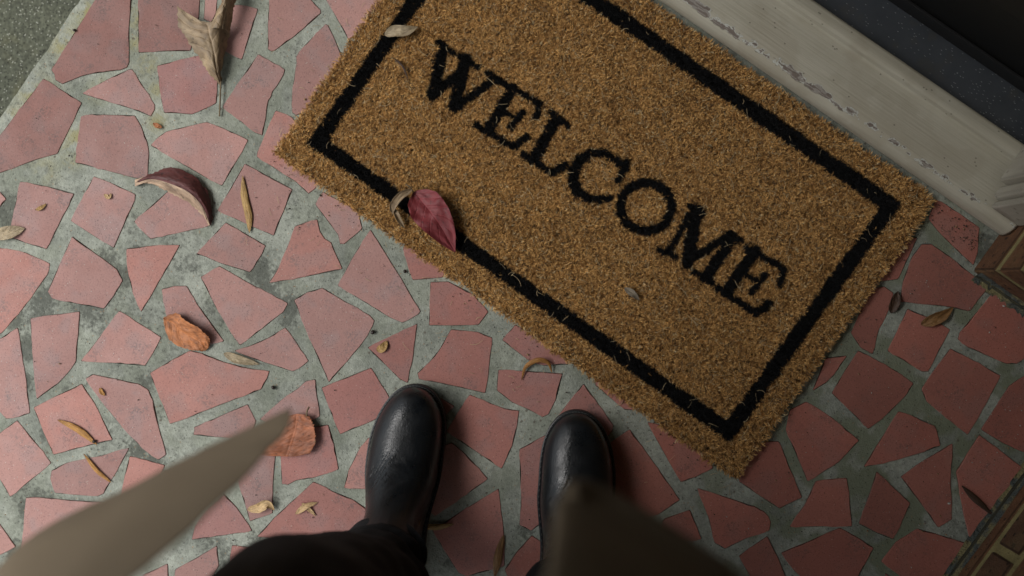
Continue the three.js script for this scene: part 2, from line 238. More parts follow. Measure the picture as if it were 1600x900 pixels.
[0.0054,0.9591,-0.0441,0.9805,-0.0989,0.9404,-0.0836,0.8547,-0.0183,0.8641,0.0154,0.9384],
[0.4685,0.7061,0.4158,0.6761,0.4711,0.6047,0.5459,0.6259,0.5003,0.7013],
[0.2711,0.6211,0.2741,0.6822,0.2062,0.7083,0.1672,0.6605,0.234,0.5969],
[-0.1872,1.2619,-0.1088,1.214,-0.0578,1.2343,-0.0249,1.29,-0.1965,1.29],
[0.6242,-0.1325,0.5918,-0.23,0.682,-0.23,0.682,-0.134],
[0.4787,1.29,0.5007,1.2132,0.5417,1.1946,0.5959,1.2119,0.6218,1.29],
[-0.623,0.6238,-0.6019,0.6312,-0.5686,0.6787,-0.5726,0.7079,-0.6188,0.7187,-0.6628,0.6559],
[-0.2716,-0.23,-0.2523,-0.1781,-0.3055,-0.1156,-0.354,-0.1421,-0.3746,-0.23],
[0.5148,0.7064,0.5626,0.6273,0.5781,0.6208,0.6123,0.7086,0.5695,0.7502],
[-0.4603,-0.0805,-0.5453,-0.0899,-0.548,-0.1625,-0.483,-0.2074],
[0.2617,0.9177,0.2875,0.9641,0.284,0.9868,0.1974,1.0468,0.1689,1.0339,0.1678,0.9634],
[-0.3276,1.29,-0.3852,1.29,-0.4074,1.2231,-0.3653,1.1613,-0.3392,1.155,-0.3262,1.1626],
[-0.6755,0.6469,-0.705,0.6457,-0.705,0.5494,-0.6562,0.5537,-0.6335,0.5861,-0.6322,0.6119],
[0.3686,0.5473,0.4437,0.5378,0.46,0.5945,0.4069,0.663,0.3588,0.5896],
[0.682,0.8087,0.682,0.9052,0.6159,0.9083,0.6029,0.8375],
[0.2326,1.1092,0.3004,1.1139,0.3123,1.2011,0.233,1.2179,0.209,1.1934],
[-0.5968,1.1783,-0.6005,1.1695,-0.5688,1.1044,-0.477,1.1104,-0.4943,1.1954,-0.5198,1.2122],
[-0.5845,0.9271,-0.5612,0.9875,-0.5971,1.0304,-0.6245,1.0236,-0.6621,0.96,-0.6354,0.924],
[-0.5691,0.7225,-0.5194,0.7762,-0.5236,0.8308,-0.6153,0.8087,-0.6335,0.7646,-0.617,0.7337],
[-0.1878,0.9529,-0.1945,0.8738,-0.1102,0.8362,-0.0978,0.8488,-0.1136,0.9374],
[0.3437,0.761,0.4001,0.8458,0.3952,0.8516,0.2731,0.8751,0.2814,0.8077],
[-0.039,0.7397,0.0217,0.7959,-0.0166,0.8492,-0.0862,0.8392,-0.0987,0.8265,-0.0792,0.7673],
[-0.3688,1.1467,-0.4585,1.0998,-0.4404,1.0493,-0.4065,1.0355,-0.3475,1.0578,-0.3457,1.1412],
[0.5106,0.9347,0.4744,0.8466,0.5709,0.8226,0.5874,0.8366,0.6011,0.9105],
[0.6376,1.29,0.6107,1.2089,0.682,1.1604,0.682,1.29],
[0.1083,1.189,0.1006,1.194,0.0131,1.1379,0.0091,1.1209,0.0775,1.0619,0.108,1.0674],
[-0.2372,1.154,-0.2282,1.1411,-0.1273,1.118,-0.1175,1.2018,-0.1904,1.2463],
[-0.2264,1.1253,-0.2426,1.006,-0.2145,0.9959,-0.1176,1.0881,-0.1257,1.1022],
[0.682,1.019,0.682,1.1223,0.6018,1.0545,0.6255,1.018],
[-0.4864,1.2082,-0.4216,1.228,-0.401,1.29,-0.5065,1.29,-0.5113,1.2246],
[-0.3996,0.9489,-0.4132,1.0221,-0.4445,1.0348,-0.4923,0.9861,-0.4554,0.9167],
[-0.4811,-0.23,-0.5568,-0.1747,-0.5994,-0.1892,-0.6128,-0.23],
[0.682,0.2662,0.682,0.3915,0.6436,0.3715,0.6174,0.2979],
[0.4197,1.0681,0.4238,0.9855,0.4991,0.9578,0.5268,1.0483],
[-0.6467,0.7719,-0.6296,0.8135,-0.6663,0.8547,-0.705,0.8484,-0.705,0.774],
[0.2591,0.8665,0.1406,0.82,0.2028,0.754,0.2664,0.8068],
[-0.563,-0.1609,-0.5601,-0.0867,-0.5863,-0.0662,-0.6689,-0.1183,-0.6037,-0.1749],
[0.5345,0.423,0.5441,0.4278,0.5697,0.5109,0.4635,0.5125,0.4615,0.4479],
];
const N_IN_VIEW = 91;
const DIRT = [-0.6386,0.5093,0.0243,1,-0.5292,0.5786,0.026,1,-0.5072,0.5468,0.0225,0.9,-0.5132,0.6488,0.0191,1,-0.4867,0.6898,0.0173,1,-0.4582,0.4832,0.0208,0.9,-0.4821,0.4805,0.0191,0.7,-0.5473,0.6239,0.0217,0.9,-0.4808,0.5531,0.026,0.8,-0.4929,0.418,0.0173,0.6,-0.4614,0.4552,0.0139,0.8,-0.3331,0.451,0.0191,0.7,-0.3121,0.4576,0.0139,0.6,-0.3038,0.3765,0.0208,0.8,-0.2839,0.3894,0.0173,0.9,-0.2433,0.3854,0.0191,1,-0.2358,0.4037,0.0121,0.9,-0.3904,0.416,0.0156,0.5,-0.3056,0.6695,0.0139,0.9,-0.2762,0.6723,0.0121,0.9,-0.4186,0.7285,0.0173,0.7,-0.3685,0.8237,0.0295,0.7,-0.3637,0.8861,0.0225,0.8,-0.1484,0.7141,0.0208,0.7,-0.1213,0.7217,0.0191,0.8,-0.1003,0.6739,0.0139,0.7,-0.1162,0.6203,0.0121,0.7,-0.4114,0.6363,0.0121,0.6,-0.4284,0.6593,0.0156,0.6,-0.3454,0.5893,0.0121,0.5,-0.3054,0.615,0.0121,0.6,-0.3432,0.3667,0.0139,0.6,-0.1798,0.5685,0.0121,0.5,0.1941,0.4507,0.0121,0.9,0.1344,0.5475,0.0104,0.6,0.6588,0.1048,0.0104,0.5,0.4736,-0.2071,0.0191,1,0.4696,-0.2199,0.0156,1,0.52,-0.1776,0.0156,0.8,0.5517,-0.176,0.0156,0.8];
const MOSS = [-0.6999,0.2718,0.0225,1,-0.6991,0.3517,0.0208,1,-0.7012,0.3962,0.0173,0.9,-0.7055,0.2167,0.0208,0.9,-0.6179,0.3653,0.0191,0.8,-0.6148,0.3901,0.0156,0.7,-0.6448,0.1858,0.0121,0.8,-0.6246,0.2146,0.0121,0.7,-0.5984,0.2286,0.0156,0.6,-0.5671,0.2497,0.0104,0.6,-0.5419,0.2857,0.0121,0.7,-0.6333,0.4299,0.0191,0.4,-0.6299,0.2931,0.0156,0.4];
const LETTERS = [
  ['W', [-0.282,-0.0224,-0.2545,-0.0223,0.008,-0.27,-0.0193,-0.2466,0.0409,0.0154,-0.2445,0.0419,-0.2345,-0.0073,0.0108,-0.2372,-0.0245,-0.2138,0.0356,0.0165,-0.2456,-0.024,-0.2173,-0.0251,0.008,-0.211,0.0371,-0.1907,-0.0231,0.0114,-0.2035,-0.0263,-0.1801,-0.0269,0.008]],
  ['E', [-0.163,-0.0284,-0.1576,0.0348,0.0154,-0.1742,-0.0275,-0.1215,-0.0328,0.0085,-0.1202,-0.031,-0.1154,-0.0153,0.0097,-0.1568,0.0037,-0.134,0.0014,0.0068,-0.133,-0.011,-0.1351,0.0157,0.0091,-0.1757,0.0404,-0.1192,0.0348,0.0091,-0.1168,0.0342,-0.1101,0.014,0.0108]],
  ['L', [-0.1023,-0.0313,-0.0726,-0.0301,0.008,-0.0913,-0.0285,-0.085,0.0329,0.0157,-0.1005,0.035,-0.0553,0.034,0.0091,-0.0536,0.0329,-0.0453,0.0146,0.0108]],
  ['C', [0.0209,-0.0267,0.0031,-0.0298,0.0103,0.0031,-0.0298,-0.0146,-0.0269,0.0103,-0.0146,-0.0269,-0.028,-0.0165,0.0103,-0.028,-0.0165,-0.0343,-0.0018,0.0128,-0.0343,-0.0018,-0.0317,0.0152,0.0145,-0.0317,0.0152,-0.0241,0.0275,0.0154,-0.0241,0.0275,-0.0118,0.0345,0.0154,-0.0118,0.0345,0.0029,0.0347,0.0128,0.0029,0.0347,0.0176,0.0275,0.0103,0.0176,0.0275,0.0279,0.0171,0.0094,0.0197,-0.0342,0.0239,-0.0091,0.0103]],
  ['O', [0.1021,-0.0202,0.1059,-0.0127,0.012,0.1059,-0.0127,0.1077,-0.0044,0.012,0.1077,-0.0044,0.1071,0.0041,0.012,0.1071,0.0041,0.1043,0.0123,0.012,0.1043,0.0123,0.0995,0.0197,0.012,0.0995,0.0197,0.093,0.0256,0.012,0.093,0.0256,0.0852,0.0297,0.012,0.0852,0.0297,0.0766,0.0318,0.012,0.0766,0.0318,0.0679,0.0316,0.012,0.0679,0.0316,0.0596,0.0292,0.012,0.0596,0.0292,0.0524,0.0248,0.012,0.0524,0.0248,0.0466,0.0186,0.012,0.0466,0.0186,0.0427,0.0111,0.012,0.0427,0.0111,0.041,0.0028,0.012,0.041,0.0028,0.0416,-0.0057,0.012,0.0416,-0.0057,0.0444,-0.014,0.012,0.0444,-0.014,0.0492,-0.0213,0.012,0.0492,-0.0213,0.0557,-0.0272,0.012,0.0557,-0.0272,0.0636,-0.0313,0.012,0.0636,-0.0313,0.0721,-0.0333,0.012,0.0721,-0.0333,0.0808,-0.0331,0.012,0.0808,-0.0331,0.0891,-0.0308,0.012,0.0891,-0.0308,0.0963,-0.0263,0.012,0.0963,-0.0263,0.1021,-0.0202,0.012]],
  ['M', [0.1215,0.0357,0.1444,0.031,0.008,0.1327,0.0296,0.1282,-0.0295,0.0097,0.1318,-0.0355,0.1619,0.028,0.0171,0.1205,-0.0355,0.1413,-0.0376,0.0074,0.1634,0.0228,0.1868,-0.0354,0.0108,0.192,-0.0328,0.1929,0.0305,0.0154,0.1761,0.0326,0.2038,0.0324,0.008,0.183,-0.0344,0.2026,-0.0358,0.0085]],
  ['E', [0.2256,-0.0357,0.2268,0.029,0.0154,0.2143,-0.0329,0.2713,-0.0378,0.008,0.2718,-0.0361,0.2781,-0.0175,0.0091,0.2359,-0.0033,0.2517,-0.0051,0.0068,0.2553,-0.0169,0.2545,0.0119,0.0085,0.2144,0.0333,0.2735,0.0306,0.0091,0.2747,0.0308,0.2809,0.0106,0.0108]],
];
const LEAVES = [
  { name: "fallen_leaf", label: "large curled tan dry leaf with a twisted lobe and long stem, beside the concrete path", category: "leaf", spine: [-0.497,0.003,0.1924,-0.5251,0.026,0.1494,-0.5511,0.03,0.0645], hw: 0.02, curl: [1, 1], tint: "tan", prof: "leaf", rows: [[-0.4981,0.004,0.1933,-0.497,0.005,0.1928,-0.4962,0.005,0.1923,-0.4963,0.003,0.1918], [-0.5158,0.012,0.1895,-0.5087,0.02,0.1825,-0.5054,0.018,0.1776,-0.5066,0.006,0.1753], [-0.5361,0.018,0.1798,-0.5268,0.026,0.1652,-0.5185,0.024,0.1568,-0.5145,0.008,0.1537], [-0.5627,0.022,0.1699,-0.5453,0.029,0.1537,-0.5325,0.027,0.1381,-0.5243,0.01,0.1294], [-0.5801,0.023,0.1612,-0.5576,0.028,0.1473,-0.54,0.028,0.1269,-0.5304,0.014,0.1137], [-0.5996,0.02,0.1401,-0.572,0.026,0.1388,-0.5502,0.027,0.1357,-0.5334,0.018,0.1087]], rows2: [[-0.5449,0.027,0.1403,-0.5319,0.032,0.133,-0.5257,0.024,0.1283,-0.5236,0.01,0.1289], [-0.5456,0.028,0.1265,-0.5383,0.034,0.1151,-0.5346,0.026,0.11,-0.5303,0.012,0.1151], [-0.5491,0.026,0.1075,-0.5432,0.036,0.0964,-0.5405,0.028,0.0898,-0.538,0.014,0.0937], [-0.5577,0.022,0.087,-0.5515,0.032,0.0779,-0.5474,0.024,0.0702,-0.5404,0.014,0.0765], [-0.5627,0.02,0.0688,-0.5581,0.024,0.0609,-0.5537,0.02,0.0543,-0.5469,0.012,0.0592]], stem: [-0.4983,0.006,0.1887,-0.487,0.006,0.2063,-0.473,0.0015,0.2297] },
  { name: "fallen_leaf", label: "dark maroon curled leaf with a pale underside lying on red tiles", category: "leaf", spine: [-0.5155,0.004,0.3719,-0.4724,0.02,0.3321,-0.3968,0.003,0.3584], hw: 0.02, curl: [1, 1], tint: "maroon", prof: "leaf", pale: 0.4, rows: [[-0.5167,0.004,0.3717,-0.5167,0.004,0.3717,-0.5172,0.004,0.371,-0.5172,0.004,0.371], [-0.4966,0.009,0.3593,-0.4951,0.015,0.3526,-0.4971,0.015,0.3497,-0.5036,0.008,0.347], [-0.4709,0.011,0.3544,-0.4676,0.02,0.3436,-0.4704,0.02,0.335,-0.4829,0.009,0.3231], [-0.441,0.011,0.3506,-0.4393,0.021,0.3387,-0.4397,0.021,0.3305,-0.4478,0.01,0.3169], [-0.4176,0.008,0.352,-0.416,0.015,0.3451,-0.4154,0.015,0.3383,-0.4163,0.007,0.3297], [-0.399,0.003,0.3599,-0.3979,0.004,0.3593,-0.3972,0.004,0.3587,-0.3971,0.003,0.3564]] },
  { name: "fallen_leaf", label: "crumpled orange leaf on a wedge of tile, away from the boots", category: "leaf", spine: [-0.3771,0.004,0.4991,-0.3245,0.015,0.4956,-0.3032,0.006,0.4961], hw: 0.02, curl: [1, 1], tint: "orange", prof: "leaf", rows: [[-0.3775,0.004,0.5016,-0.3774,0.006,0.5004,-0.3767,0.007,0.4976], [-0.3695,0.004,0.5099,-0.3649,0.006,0.498,-0.3634,0.011,0.4828], [-0.3496,0.005,0.5205,-0.3479,0.007,0.4998,-0.3466,0.016,0.4834], [-0.3269,0.004,0.5163,-0.3251,0.008,0.4976,-0.3254,0.018,0.48], [-0.3117,0.006,0.5087,-0.3107,0.007,0.4971,-0.3086,0.014,0.4834], [-0.3045,0.003,0.5038,-0.3031,0.005,0.4983,-0.303,0.005,0.4939]] },
  { name: "fallen_leaf", label: "smooth red leaf lying across the black border of the doormat", category: "leaf", spine: [-0.1904,0.023,0.1609,-0.1658,0.03,0.1673,-0.1373,0.031,0.1765,-0.0992,0.022,0.1951], hw: 0.0245, curl: [0.35, 0.5], tint: "red", prof: "leaf", stem: [-0.1911,0.023,0.1614,-0.1986,0.027,0.1587,-0.2048,0.027,0.1589] },
  { name: "fallen_leaf", label: "small tan curled leaf touching the red leaf on the doormat", category: "leaf", spine: [-0.1935,0.029,0.1595,-0.1992,0.031,0.1762,-0.2008,0.027,0.1914,-0.1979,0.022,0.2015], hw: 0.0075, curl: [1.6, 1.2], tint: "tan", prof: "leaf", lobe: [-0.1995,0.023,0.1944,-0.1884,0.023,0.2012,-0.1739,0.02,0.2076], lobeHw: 0.005 },
  { name: "fallen_leaf", label: "pale twisted leaf resting on the black border near the mat corner", category: "leaf", spine: [-0.3449,0.02,0.0111,-0.3349,0.024,0.0002,-0.3223,0.025,-0.0092,-0.3136,0.021,-0.0226], hw: 0.0085, curl: [0.9, 0.6], tint: "pale", prof: "leaf" },
  { name: "fallen_leaf", label: "broad rust orange leaf partly under the beige coat flap", category: "leaf", spine: [-0.1368,0.008,0.4858,-0.1374,0.014,0.5419,-0.1391,0.006,0.5662], hw: 0.037, curl: [0.35, 0.55], tint: "rust", prof: "leaf", stem: [-0.1377,0.012,0.4934,-0.1405,0.016,0.4862,-0.1419,0.012,0.4814], rows: [[-0.166,0.006,0.5188,-0.1557,0.008,0.5047,-0.1445,0.01,0.4953,-0.1339,0.01,0.492], [-0.165,0.006,0.5417,-0.1477,0.01,0.5244,-0.1322,0.011,0.5109,-0.1194,0.014,0.5002], [-0.1641,0.007,0.5624,-0.1435,0.009,0.5462,-0.1243,0.01,0.5301,-0.1087,0.013,0.513], [-0.1609,0.012,0.5752,-0.1384,0.012,0.5612,-0.1185,0.011,0.5472,-0.1047,0.01,0.5321]] },
  { name: "fallen_leaf", label: "brown curled leaf beside the brick pier", category: "leaf", spine: [0.4622,0.003,-0.0827,0.4691,0.007,-0.095,0.4772,0.007,-0.108,0.4833,0.004,-0.1258], hw: 0.0085, curl: [0.8, 0.8], tint: "brown", prof: "leaf" },
  { name: "fallen_leaf", label: "small dark brown leaf scrap beside the short edge of the doormat", category: "leaf", spine: [0.4213,0.003,-0.0725,0.4162,0.006,-0.0867,0.4118,0.004,-0.1013], hw: 0.0075, curl: [0.8, 0.9], tint: "dark", prof: "leaf" },
  { name: "fallen_leaf", label: "grey tan leaf tip on a tile corner beside the dirty joint", category: "leaf", spine: [-0.6404,0.002,0.5475,-0.6222,0.006,0.5284,-0.6082,0.003,0.5119], hw: 0.0095, curl: [0.6, 0.4], tint: "pale", prof: "leaf" },
  { name: "fallen_leaf", label: "thin pinkish curled leaf lying in a pale joint", category: "leaf", spine: [-0.2817,0.002,0.492,-0.2605,0.005,0.4864,-0.2325,0.002,0.4754], hw: 0.0065, curl: [0.9, 0.5], tint: "pale", prof: "leaf" },
  { name: "fallen_leaf", label: "cream folded leaf scrap on a tile next to the coat flap", category: "leaf", spine: [-0.1317,0.002,0.6483,-0.1204,0.007,0.6355,-0.113,0.01,0.6229,-0.1007,0.004,0.6265], hw: 0.0075, curl: [1.1, 0.7], tint: "cream", prof: "leaf" },
  { name: "fallen_leaf", label: "crumbled cream leaf bits forming a cross by the trouser leg", category: "leaf", spine: [-0.0742,0.002,0.6144,-0.0684,0.006,0.5962,-0.0588,0.003,0.5836], hw: 0.0042, curl: [0.8, 0.8], tint: "cream", prof: "leaf", lobe: [-0.0754,0.004,0.5964,-0.0637,0.004,0.5977,-0.0497,0.002,0.6], lobeHw: 0.003 },
  { name: "fallen_leaf", label: "tiny gold leaf on the triangular tile", category: "leaf", spine: [-0.1113,0.002,0.3669,-0.1071,0.005,0.3583,-0.1079,0.002,0.3473], hw: 0.0058, curl: [0.7, 0.7], tint: "gold", prof: "leaf" },
  { name: "seed_pod", label: "long tan seed pod on a four sided tile beside the doormat corner", category: "seed pod", spine: [-0.4,0.004,0.2774,-0.3827,0.005,0.2985,-0.361,0.005,0.3185,-0.3471,0.003,0.3364], hw: 0.0068, curl: [1.2, 1.2], tint: "gold", prof: "pod" },
  { name: "seed_pod", label: "amber pointed seed pod with a dark seed at its end", category: "seed pod", spine: [-0.4188,0.003,0.7019,-0.3885,0.005,0.6962,-0.3535,0.003,0.6977], hw: 0.0055, curl: [1.2, 1.2], tint: "amber", prof: "pod" },
  { name: "seed_pod", label: "slim amber seed pod crossing a tile edge beside the coat flap", category: "seed pod", spine: [-0.3618,0.003,0.7188,-0.3341,0.005,0.7268,-0.3075,0.003,0.7288], hw: 0.0042, curl: [1.3, 1.3], tint: "amber", prof: "pod" },
  { name: "seed_pod", label: "hooked brown seed pod between the doormat and the boots", category: "seed pod", spine: [0.0724,0.002,0.2854,0.0667,0.008,0.2665,0.0743,0.011,0.2502,0.0876,0.009,0.2452,0.1007,0.003,0.2535], hw: 0.0042, curl: [1.3, 1.3], tint: "amberdark", prof: "pod" },
  { name: "seed_pod", label: "yellow seed pod poking out beside the boot zip", category: "seed pod", spine: [0.0699,0.003,0.5297,0.0919,0.005,0.5164,0.11,0.003,0.4986], hw: 0.0052, curl: [1.2, 1.2], tint: "gold", prof: "pod" },
  { name: "seed_pod", label: "brown seed pod lying between the two legs", category: "seed pod", spine: [0.1967,0.003,0.525,0.1839,0.006,0.4989,0.1735,0.003,0.471], hw: 0.0075, curl: [1.1, 1.1], tint: "brown", prof: "pod" },
  { name: "seed_pod", label: "dark dry seed pod beside the brick side wall", category: "seed pod", spine: [0.6295,0.003,0.0611,0.6542,0.005,0.0658,0.6852,0.003,0.0692], hw: 0.0052, curl: [1.2, 1.2], tint: "dark", prof: "pod" },
  { name: "fallen_leaf", label: "small grey leaf scrap on the doormat under the letters", category: "leaf", spine: [0.113,0.02,0.1041,0.1251,0.022,0.1039,0.1382,0.02,0.1061], hw: 0.0048, curl: [0.8, 0.8], tint: "grey", prof: "leaf" },
  { name: "twig", label: "thin dark twig caught in the mat pile near the first letter", category: "twig", spine: [-0.3182,0.019,0.0298,-0.3006,0.021,0.0318,-0.2836,0.02,0.0427], hw: 0.0022, curl: [1.2, 1.2], tint: "dark", prof: "pod" },
  { name: "leaf_crumb", label: "curled cream crumb on a tile beside the maroon leaf", category: "leaf crumb", spine: [-0.5438,0.002,0.4097,-0.5358,0.004,0.4086,-0.5367,0.002,0.4026], hw: 0.003, curl: [0.8, 0.8], tint: "cream", prof: "leaf" },
  { name: "leaf_crumb", label: "yellowish crumb on the tile by the grey leaf tip", category: "leaf crumb", spine: [-0.6108,0.002,0.4823,-0.6054,0.004,0.4755,-0.6032,0.002,0.4663], hw: 0.0028, curl: [0.8, 0.8], tint: "gold", prof: "leaf" },
  { name: "leaf_crumb", label: "amber crumb above the pointed seed pod", category: "leaf crumb", spine: [-0.3956,0.001,0.6314,-0.3896,0.004,0.6343,-0.3833,0.002,0.6355], hw: 0.003, curl: [0.8, 0.8], tint: "amber", prof: "leaf" },
  { name: "leaf_crumb", label: "orange crumb in the mossy joint by the large dry leaf", category: "leaf crumb", spine: [-0.5436,0.001,0.2903,-0.5352,0.004,0.2893,-0.5299,0.002,0.2874], hw: 0.0034, curl: [0.8, 0.8], tint: "orange", prof: "leaf" },
];
const SEEDS = [
  [[-0.1304,0.3495], 0.0032, "round dark seed in the joint below the widest pink tile"],
  [[-0.1988,0.4904], 0.003, "round dark seed in the wide pale joint"],
  [[-0.3596,0.6961], 0.0028, "round dark seed at the end of the amber pod"],
  [[-0.1422,0.2564], 0.0026, "dark seed in the joint close to the mat edge"],
  [[-0.7076,0.2482], 0.0024, "tiny black seed on the mossy floor edge"],
];

// ------------------------------------------------------------------ ground and path
{
  const t = tex(512, 512, (u, v) => { const n = fbm(u * 12, v * 12, 5, 5, 12), m = fbm(u * 60, v * 60, 2, 9, 60); return lerp3([0.05, 0.055, 0.03], [0.11, 0.115, 0.06], n * 0.6 + m * 0.4); });
  const g = new THREE.PlaneGeometry(240, 240, 1, 1).rotateX(-Math.PI / 2); const uv = g.attributes.uv; for (let i = 0; i < uv.count; i++) uv.setXY(i, uv.getX(i) * 200, uv.getY(i) * 200);
  tag(mesh('ground', g.translate(0, -0.11, 0), std({ map: t, roughness: 1 })), 'rough lawn beyond the porch', null, null, 'structure');
}
{
  const R = 0.9;                                   // exposed aggregate: dark grey green with pale grains, moss film in patches
  const fn = (u, v, i, j) => {
    const n = fbm(u * 9, v * 9, 5, 21, 9), f = hash(i >> 1, j >> 1, 4), g = hash(i, j, 8), b = noise(u * 300, v * 300, 6, 300);
    let c = lerp3([0.042, 0.048, 0.036], [0.105, 0.112, 0.078], clamp(n * 1.2 - 0.1));
    c = mul3(c, 0.65 + 0.7 * b);
    c = lerp3(c, [0.14, 0.13, 0.06], sstep(0.5, 0.7, fbm(u * 14 + 3, v * 14, 4, 31, 14)) * 0.45);
    if (f > 0.955) c = lerp3(c, [0.36, 0.37, 0.31], 0.35 + 0.5 * g);
    if (f < 0.06) c = mul3(c, 0.45);
    return c;
  };
  const m = std({ map: tex(1024, 1024, fn), bumpMap: tex(512, 512, (u, v, i, j) => 0.5 * hash(i, j, 3) + 0.5 * noise(u * 160, v * 160, 2, 160), false), bumpScale: 0.0015, roughness: 0.95 });
  const s = new THREE.Shape(); const e = [];
  for (let z = 1.6; z >= -1.2; z -= 0.008) e.push([-0.7235, z]);
  s.moveTo(-2.7, -1.6); for (const [x, z] of e) s.lineTo(x, -z); s.lineTo(-2.7, 1.2);
  const g = new THREE.ExtrudeGeometry(s, { depth: 0.1, bevelEnabled: false }).rotateX(-Math.PI / 2).translate(0, -0.1012, 0);
  const uv = g.attributes.uv; for (let i = 0; i < uv.count; i++) uv.setXY(i, uv.getX(i) / R, uv.getY(i) / R);
  tag(mesh('concrete_path', g, m), 'dark weathered concrete path along the tiled porch', null, null, 'structure');
}

// ------------------------------------------------------------------ porch floor: mortar with holes, each broken tile a mesh
const floor = tag(group('porch_floor'), 'porch floor of broken red tiles set in grey mortar', null, null, 'structure');
{
  const X0 = -0.735, X1 = 0.75, Z0 = -0.30, Z1 = 1.32;
  const blobs = (B, x, z) => { let m = 0; for (let k = 0; k < B.length; k += 4) { const dx = x - B[k], dz = z - B[k + 1], r = B[k + 2], q = (dx * dx + dz * dz) / (r * r); if (q < 6) m = Math.max(m, B[k + 3] * Math.exp(-q * 0.9)); } return m; };
  const gx = 256, coarse = (B) => { const a = new Float32Array(gx * gx); for (let j = 0; j < gx; j++) for (let i = 0; i < gx; i++) a[j * gx + i] = blobs(B, X0 + (X1 - X0) * (i + 0.5) / gx, Z0 + (Z1 - Z0) * (j + 0.5) / gx); return (u, v) => a[Math.min(gx - 1, v * gx | 0) * gx + Math.min(gx - 1, u * gx | 0)]; };
  const dirt = coarse(DIRT), moss = coarse(MOSS);
  const groutFn = (u, v, i, j) => {
    const x = X0 + (X1 - X0) * u, z = Z0 + (Z1 - Z0) * v;
    const n = fbm(x * 22, z * 22, 4, 2), f = noise(x * 420, z * 420, 5), g = hash(i, j, 9);
    let c = lerp3([0.215, 0.232, 0.195], [0.375, 0.395, 0.335], clamp(n * 1.7 - 0.35));
    c = mul3(c, 0.56 + 0.3 * f + 0.24 * g + 0.22 * noise(x * 190, z * 190, 55));
    const far = sstep(0.15, 0.55, x);                                         // right-hand shade painted in: the green-dark film strengthens along x
    c = lerp3(c, [0.165, 0.185, 0.115], (0.22 + 0.6 * far) * sstep(0.42, 0.62, fbm(x * 30 + 9, z * 30, 4, 12)));
    const ms = moss(u, v); if (ms > 0.02) c = lerp3(c, [0.29, 0.265, 0.125], clamp(ms * 1.2) * sstep(0.32, 0.62, fbm(x * 60, z * 60, 4, 44) + 0.15 * g));
    let dm = dirt(u, v); const grain = fbm(x * 260, z * 260, 4, 61), base = fbm(x * 16 + 4, z * 16, 3, 71);
    const open = sstep(0.05, -0.35, x + 0.2 * (z - 0.4));                     // blackened joints on the weather side
    const amt = clamp(dm * 1.05 + open * 0.4 * sstep(0.40, 0.68, base));
    c = lerp3(c, [0.06, 0.064, 0.052], clamp(sstep(0.70 - 0.62 * amt, 1.05 - 0.6 * amt, grain * 0.72 + 0.28 * g) * 0.74 * sstep(0.03, 0.15, amt)));
    if (hash(i >> 1, j >> 1, 77) > 0.985) c = mul3(c, 0.45); if (hash(i >> 2, j >> 2, 79) > 0.9975) c = lerp3(c, [0.09, 0.07, 0.05], 0.7);
    if (hash(i >> 1, j >> 1, 78) > 0.997) c = lerp3(c, [0.33, 0.2, 0.1], 0.6);
    return c;
  };
  const gm = std({ map: tex(2048, 2048, groutFn), bumpMap: tex(512, 512, (u, v, i, j) => 0.55 * fbm(u * 40, v * 40, 4, 3, 40) + 0.45 * hash(i, j, 6), false), bumpScale: 0.0012, roughness: 0.9 });
  gm.bumpMap.repeat.set(4, 4);
  // outlines: each tile edge broken up a little; the mortar stands off by a hair
  const refine = (P, off, step, amp, s) => {
    const n = P.length / 2, pts = []; for (let i = 0; i < n; i++) pts.push([P[2 * i], P[2 * i + 1]]);
    let area = 0; for (let i = 0; i < n; i++) { const a = pts[i], b = pts[(i + 1) % n]; area += a[0] * b[1] - b[0] * a[1]; }
    if (area < 0) pts.reverse();
    const nr = pts.map((p, i) => { const a = pts[(i + n - 1) % n], b = pts[(i + 1) % n]; const e1 = [p[0] - a[0], p[1] - a[1]], e2 = [b[0] - p[0], b[1] - p[1]]; const l1 = Math.hypot(...e1), l2 = Math.hypot(...e2); const m = [e1[1] / l1 + e2[1] / l2, -e1[0] / l1 - e2[0] / l2], l = Math.hypot(...m) || 1; const c = Math.max(0.55, l / 2); return [m[0] / l / c, m[1] / l / c]; });
    const q = pts.map((p, i) => [p[0] + nr[i][0] * off, p[1] + nr[i][1] * off]), out = [];
    for (let i = 0; i < n; i++) {
      const a = q[i], b = q[(i + 1) % n], L = Math.hypot(b[0] - a[0], b[1] - a[1]), k = Math.max(1, Math.round(L / step));
      const nx = (b[1] - a[1]) / L, nz = -(b[0] - a[0]) / L;
      for (let j = 0; j < k; j++) {
        const t = j === 0 ? (L > 0.012 ? 0.0012 / L : 0.04) : j / k, w = j ? amp * ((noise(i * 7.3 + j * 0.6, s, 5) - 0.5) * 1.6 + (rnd() - 0.5) * 0.7) : 0;
        out.push([a[0] + (b[0] - a[0]) * t + nx * w, a[1] + (b[1] - a[1]) * t + nz * w]);
        if (j === k - 1 && L > 0.012) out.push([b[0] - (b[0] - a[0]) * 0.0012 / L, b[1] - (b[1] - a[1]) * 0.0012 / L]);
      }
    }
    return out;
  };
  const outline = new THREE.Shape();
  outline.moveTo(X0 + 0.012, -Z1); outline.lineTo(X1, -Z1); outline.lineTo(X1, -Z0); for (let z = Z0; z <= Z1; z += 0.006) outline.lineTo(-0.7255 - 0.004 * fbm(z * 18, 2.5, 3, 4) + 0.0025 * noise(z * 120, 3.5, 8), -z);
  const tiles = TILES.map((P, i) => refine(P, 0, 0.009, 0.0013, i));
  TILES.forEach((P, i) => { const h = new THREE.Path(), q = refine(P, 0.00055, 0.014, 0.0004, i + 500); q.forEach(([x, z], k) => k ? h.lineTo(x, -z) : h.moveTo(x, -z)); h.closePath(); outline.holes.push(h); });
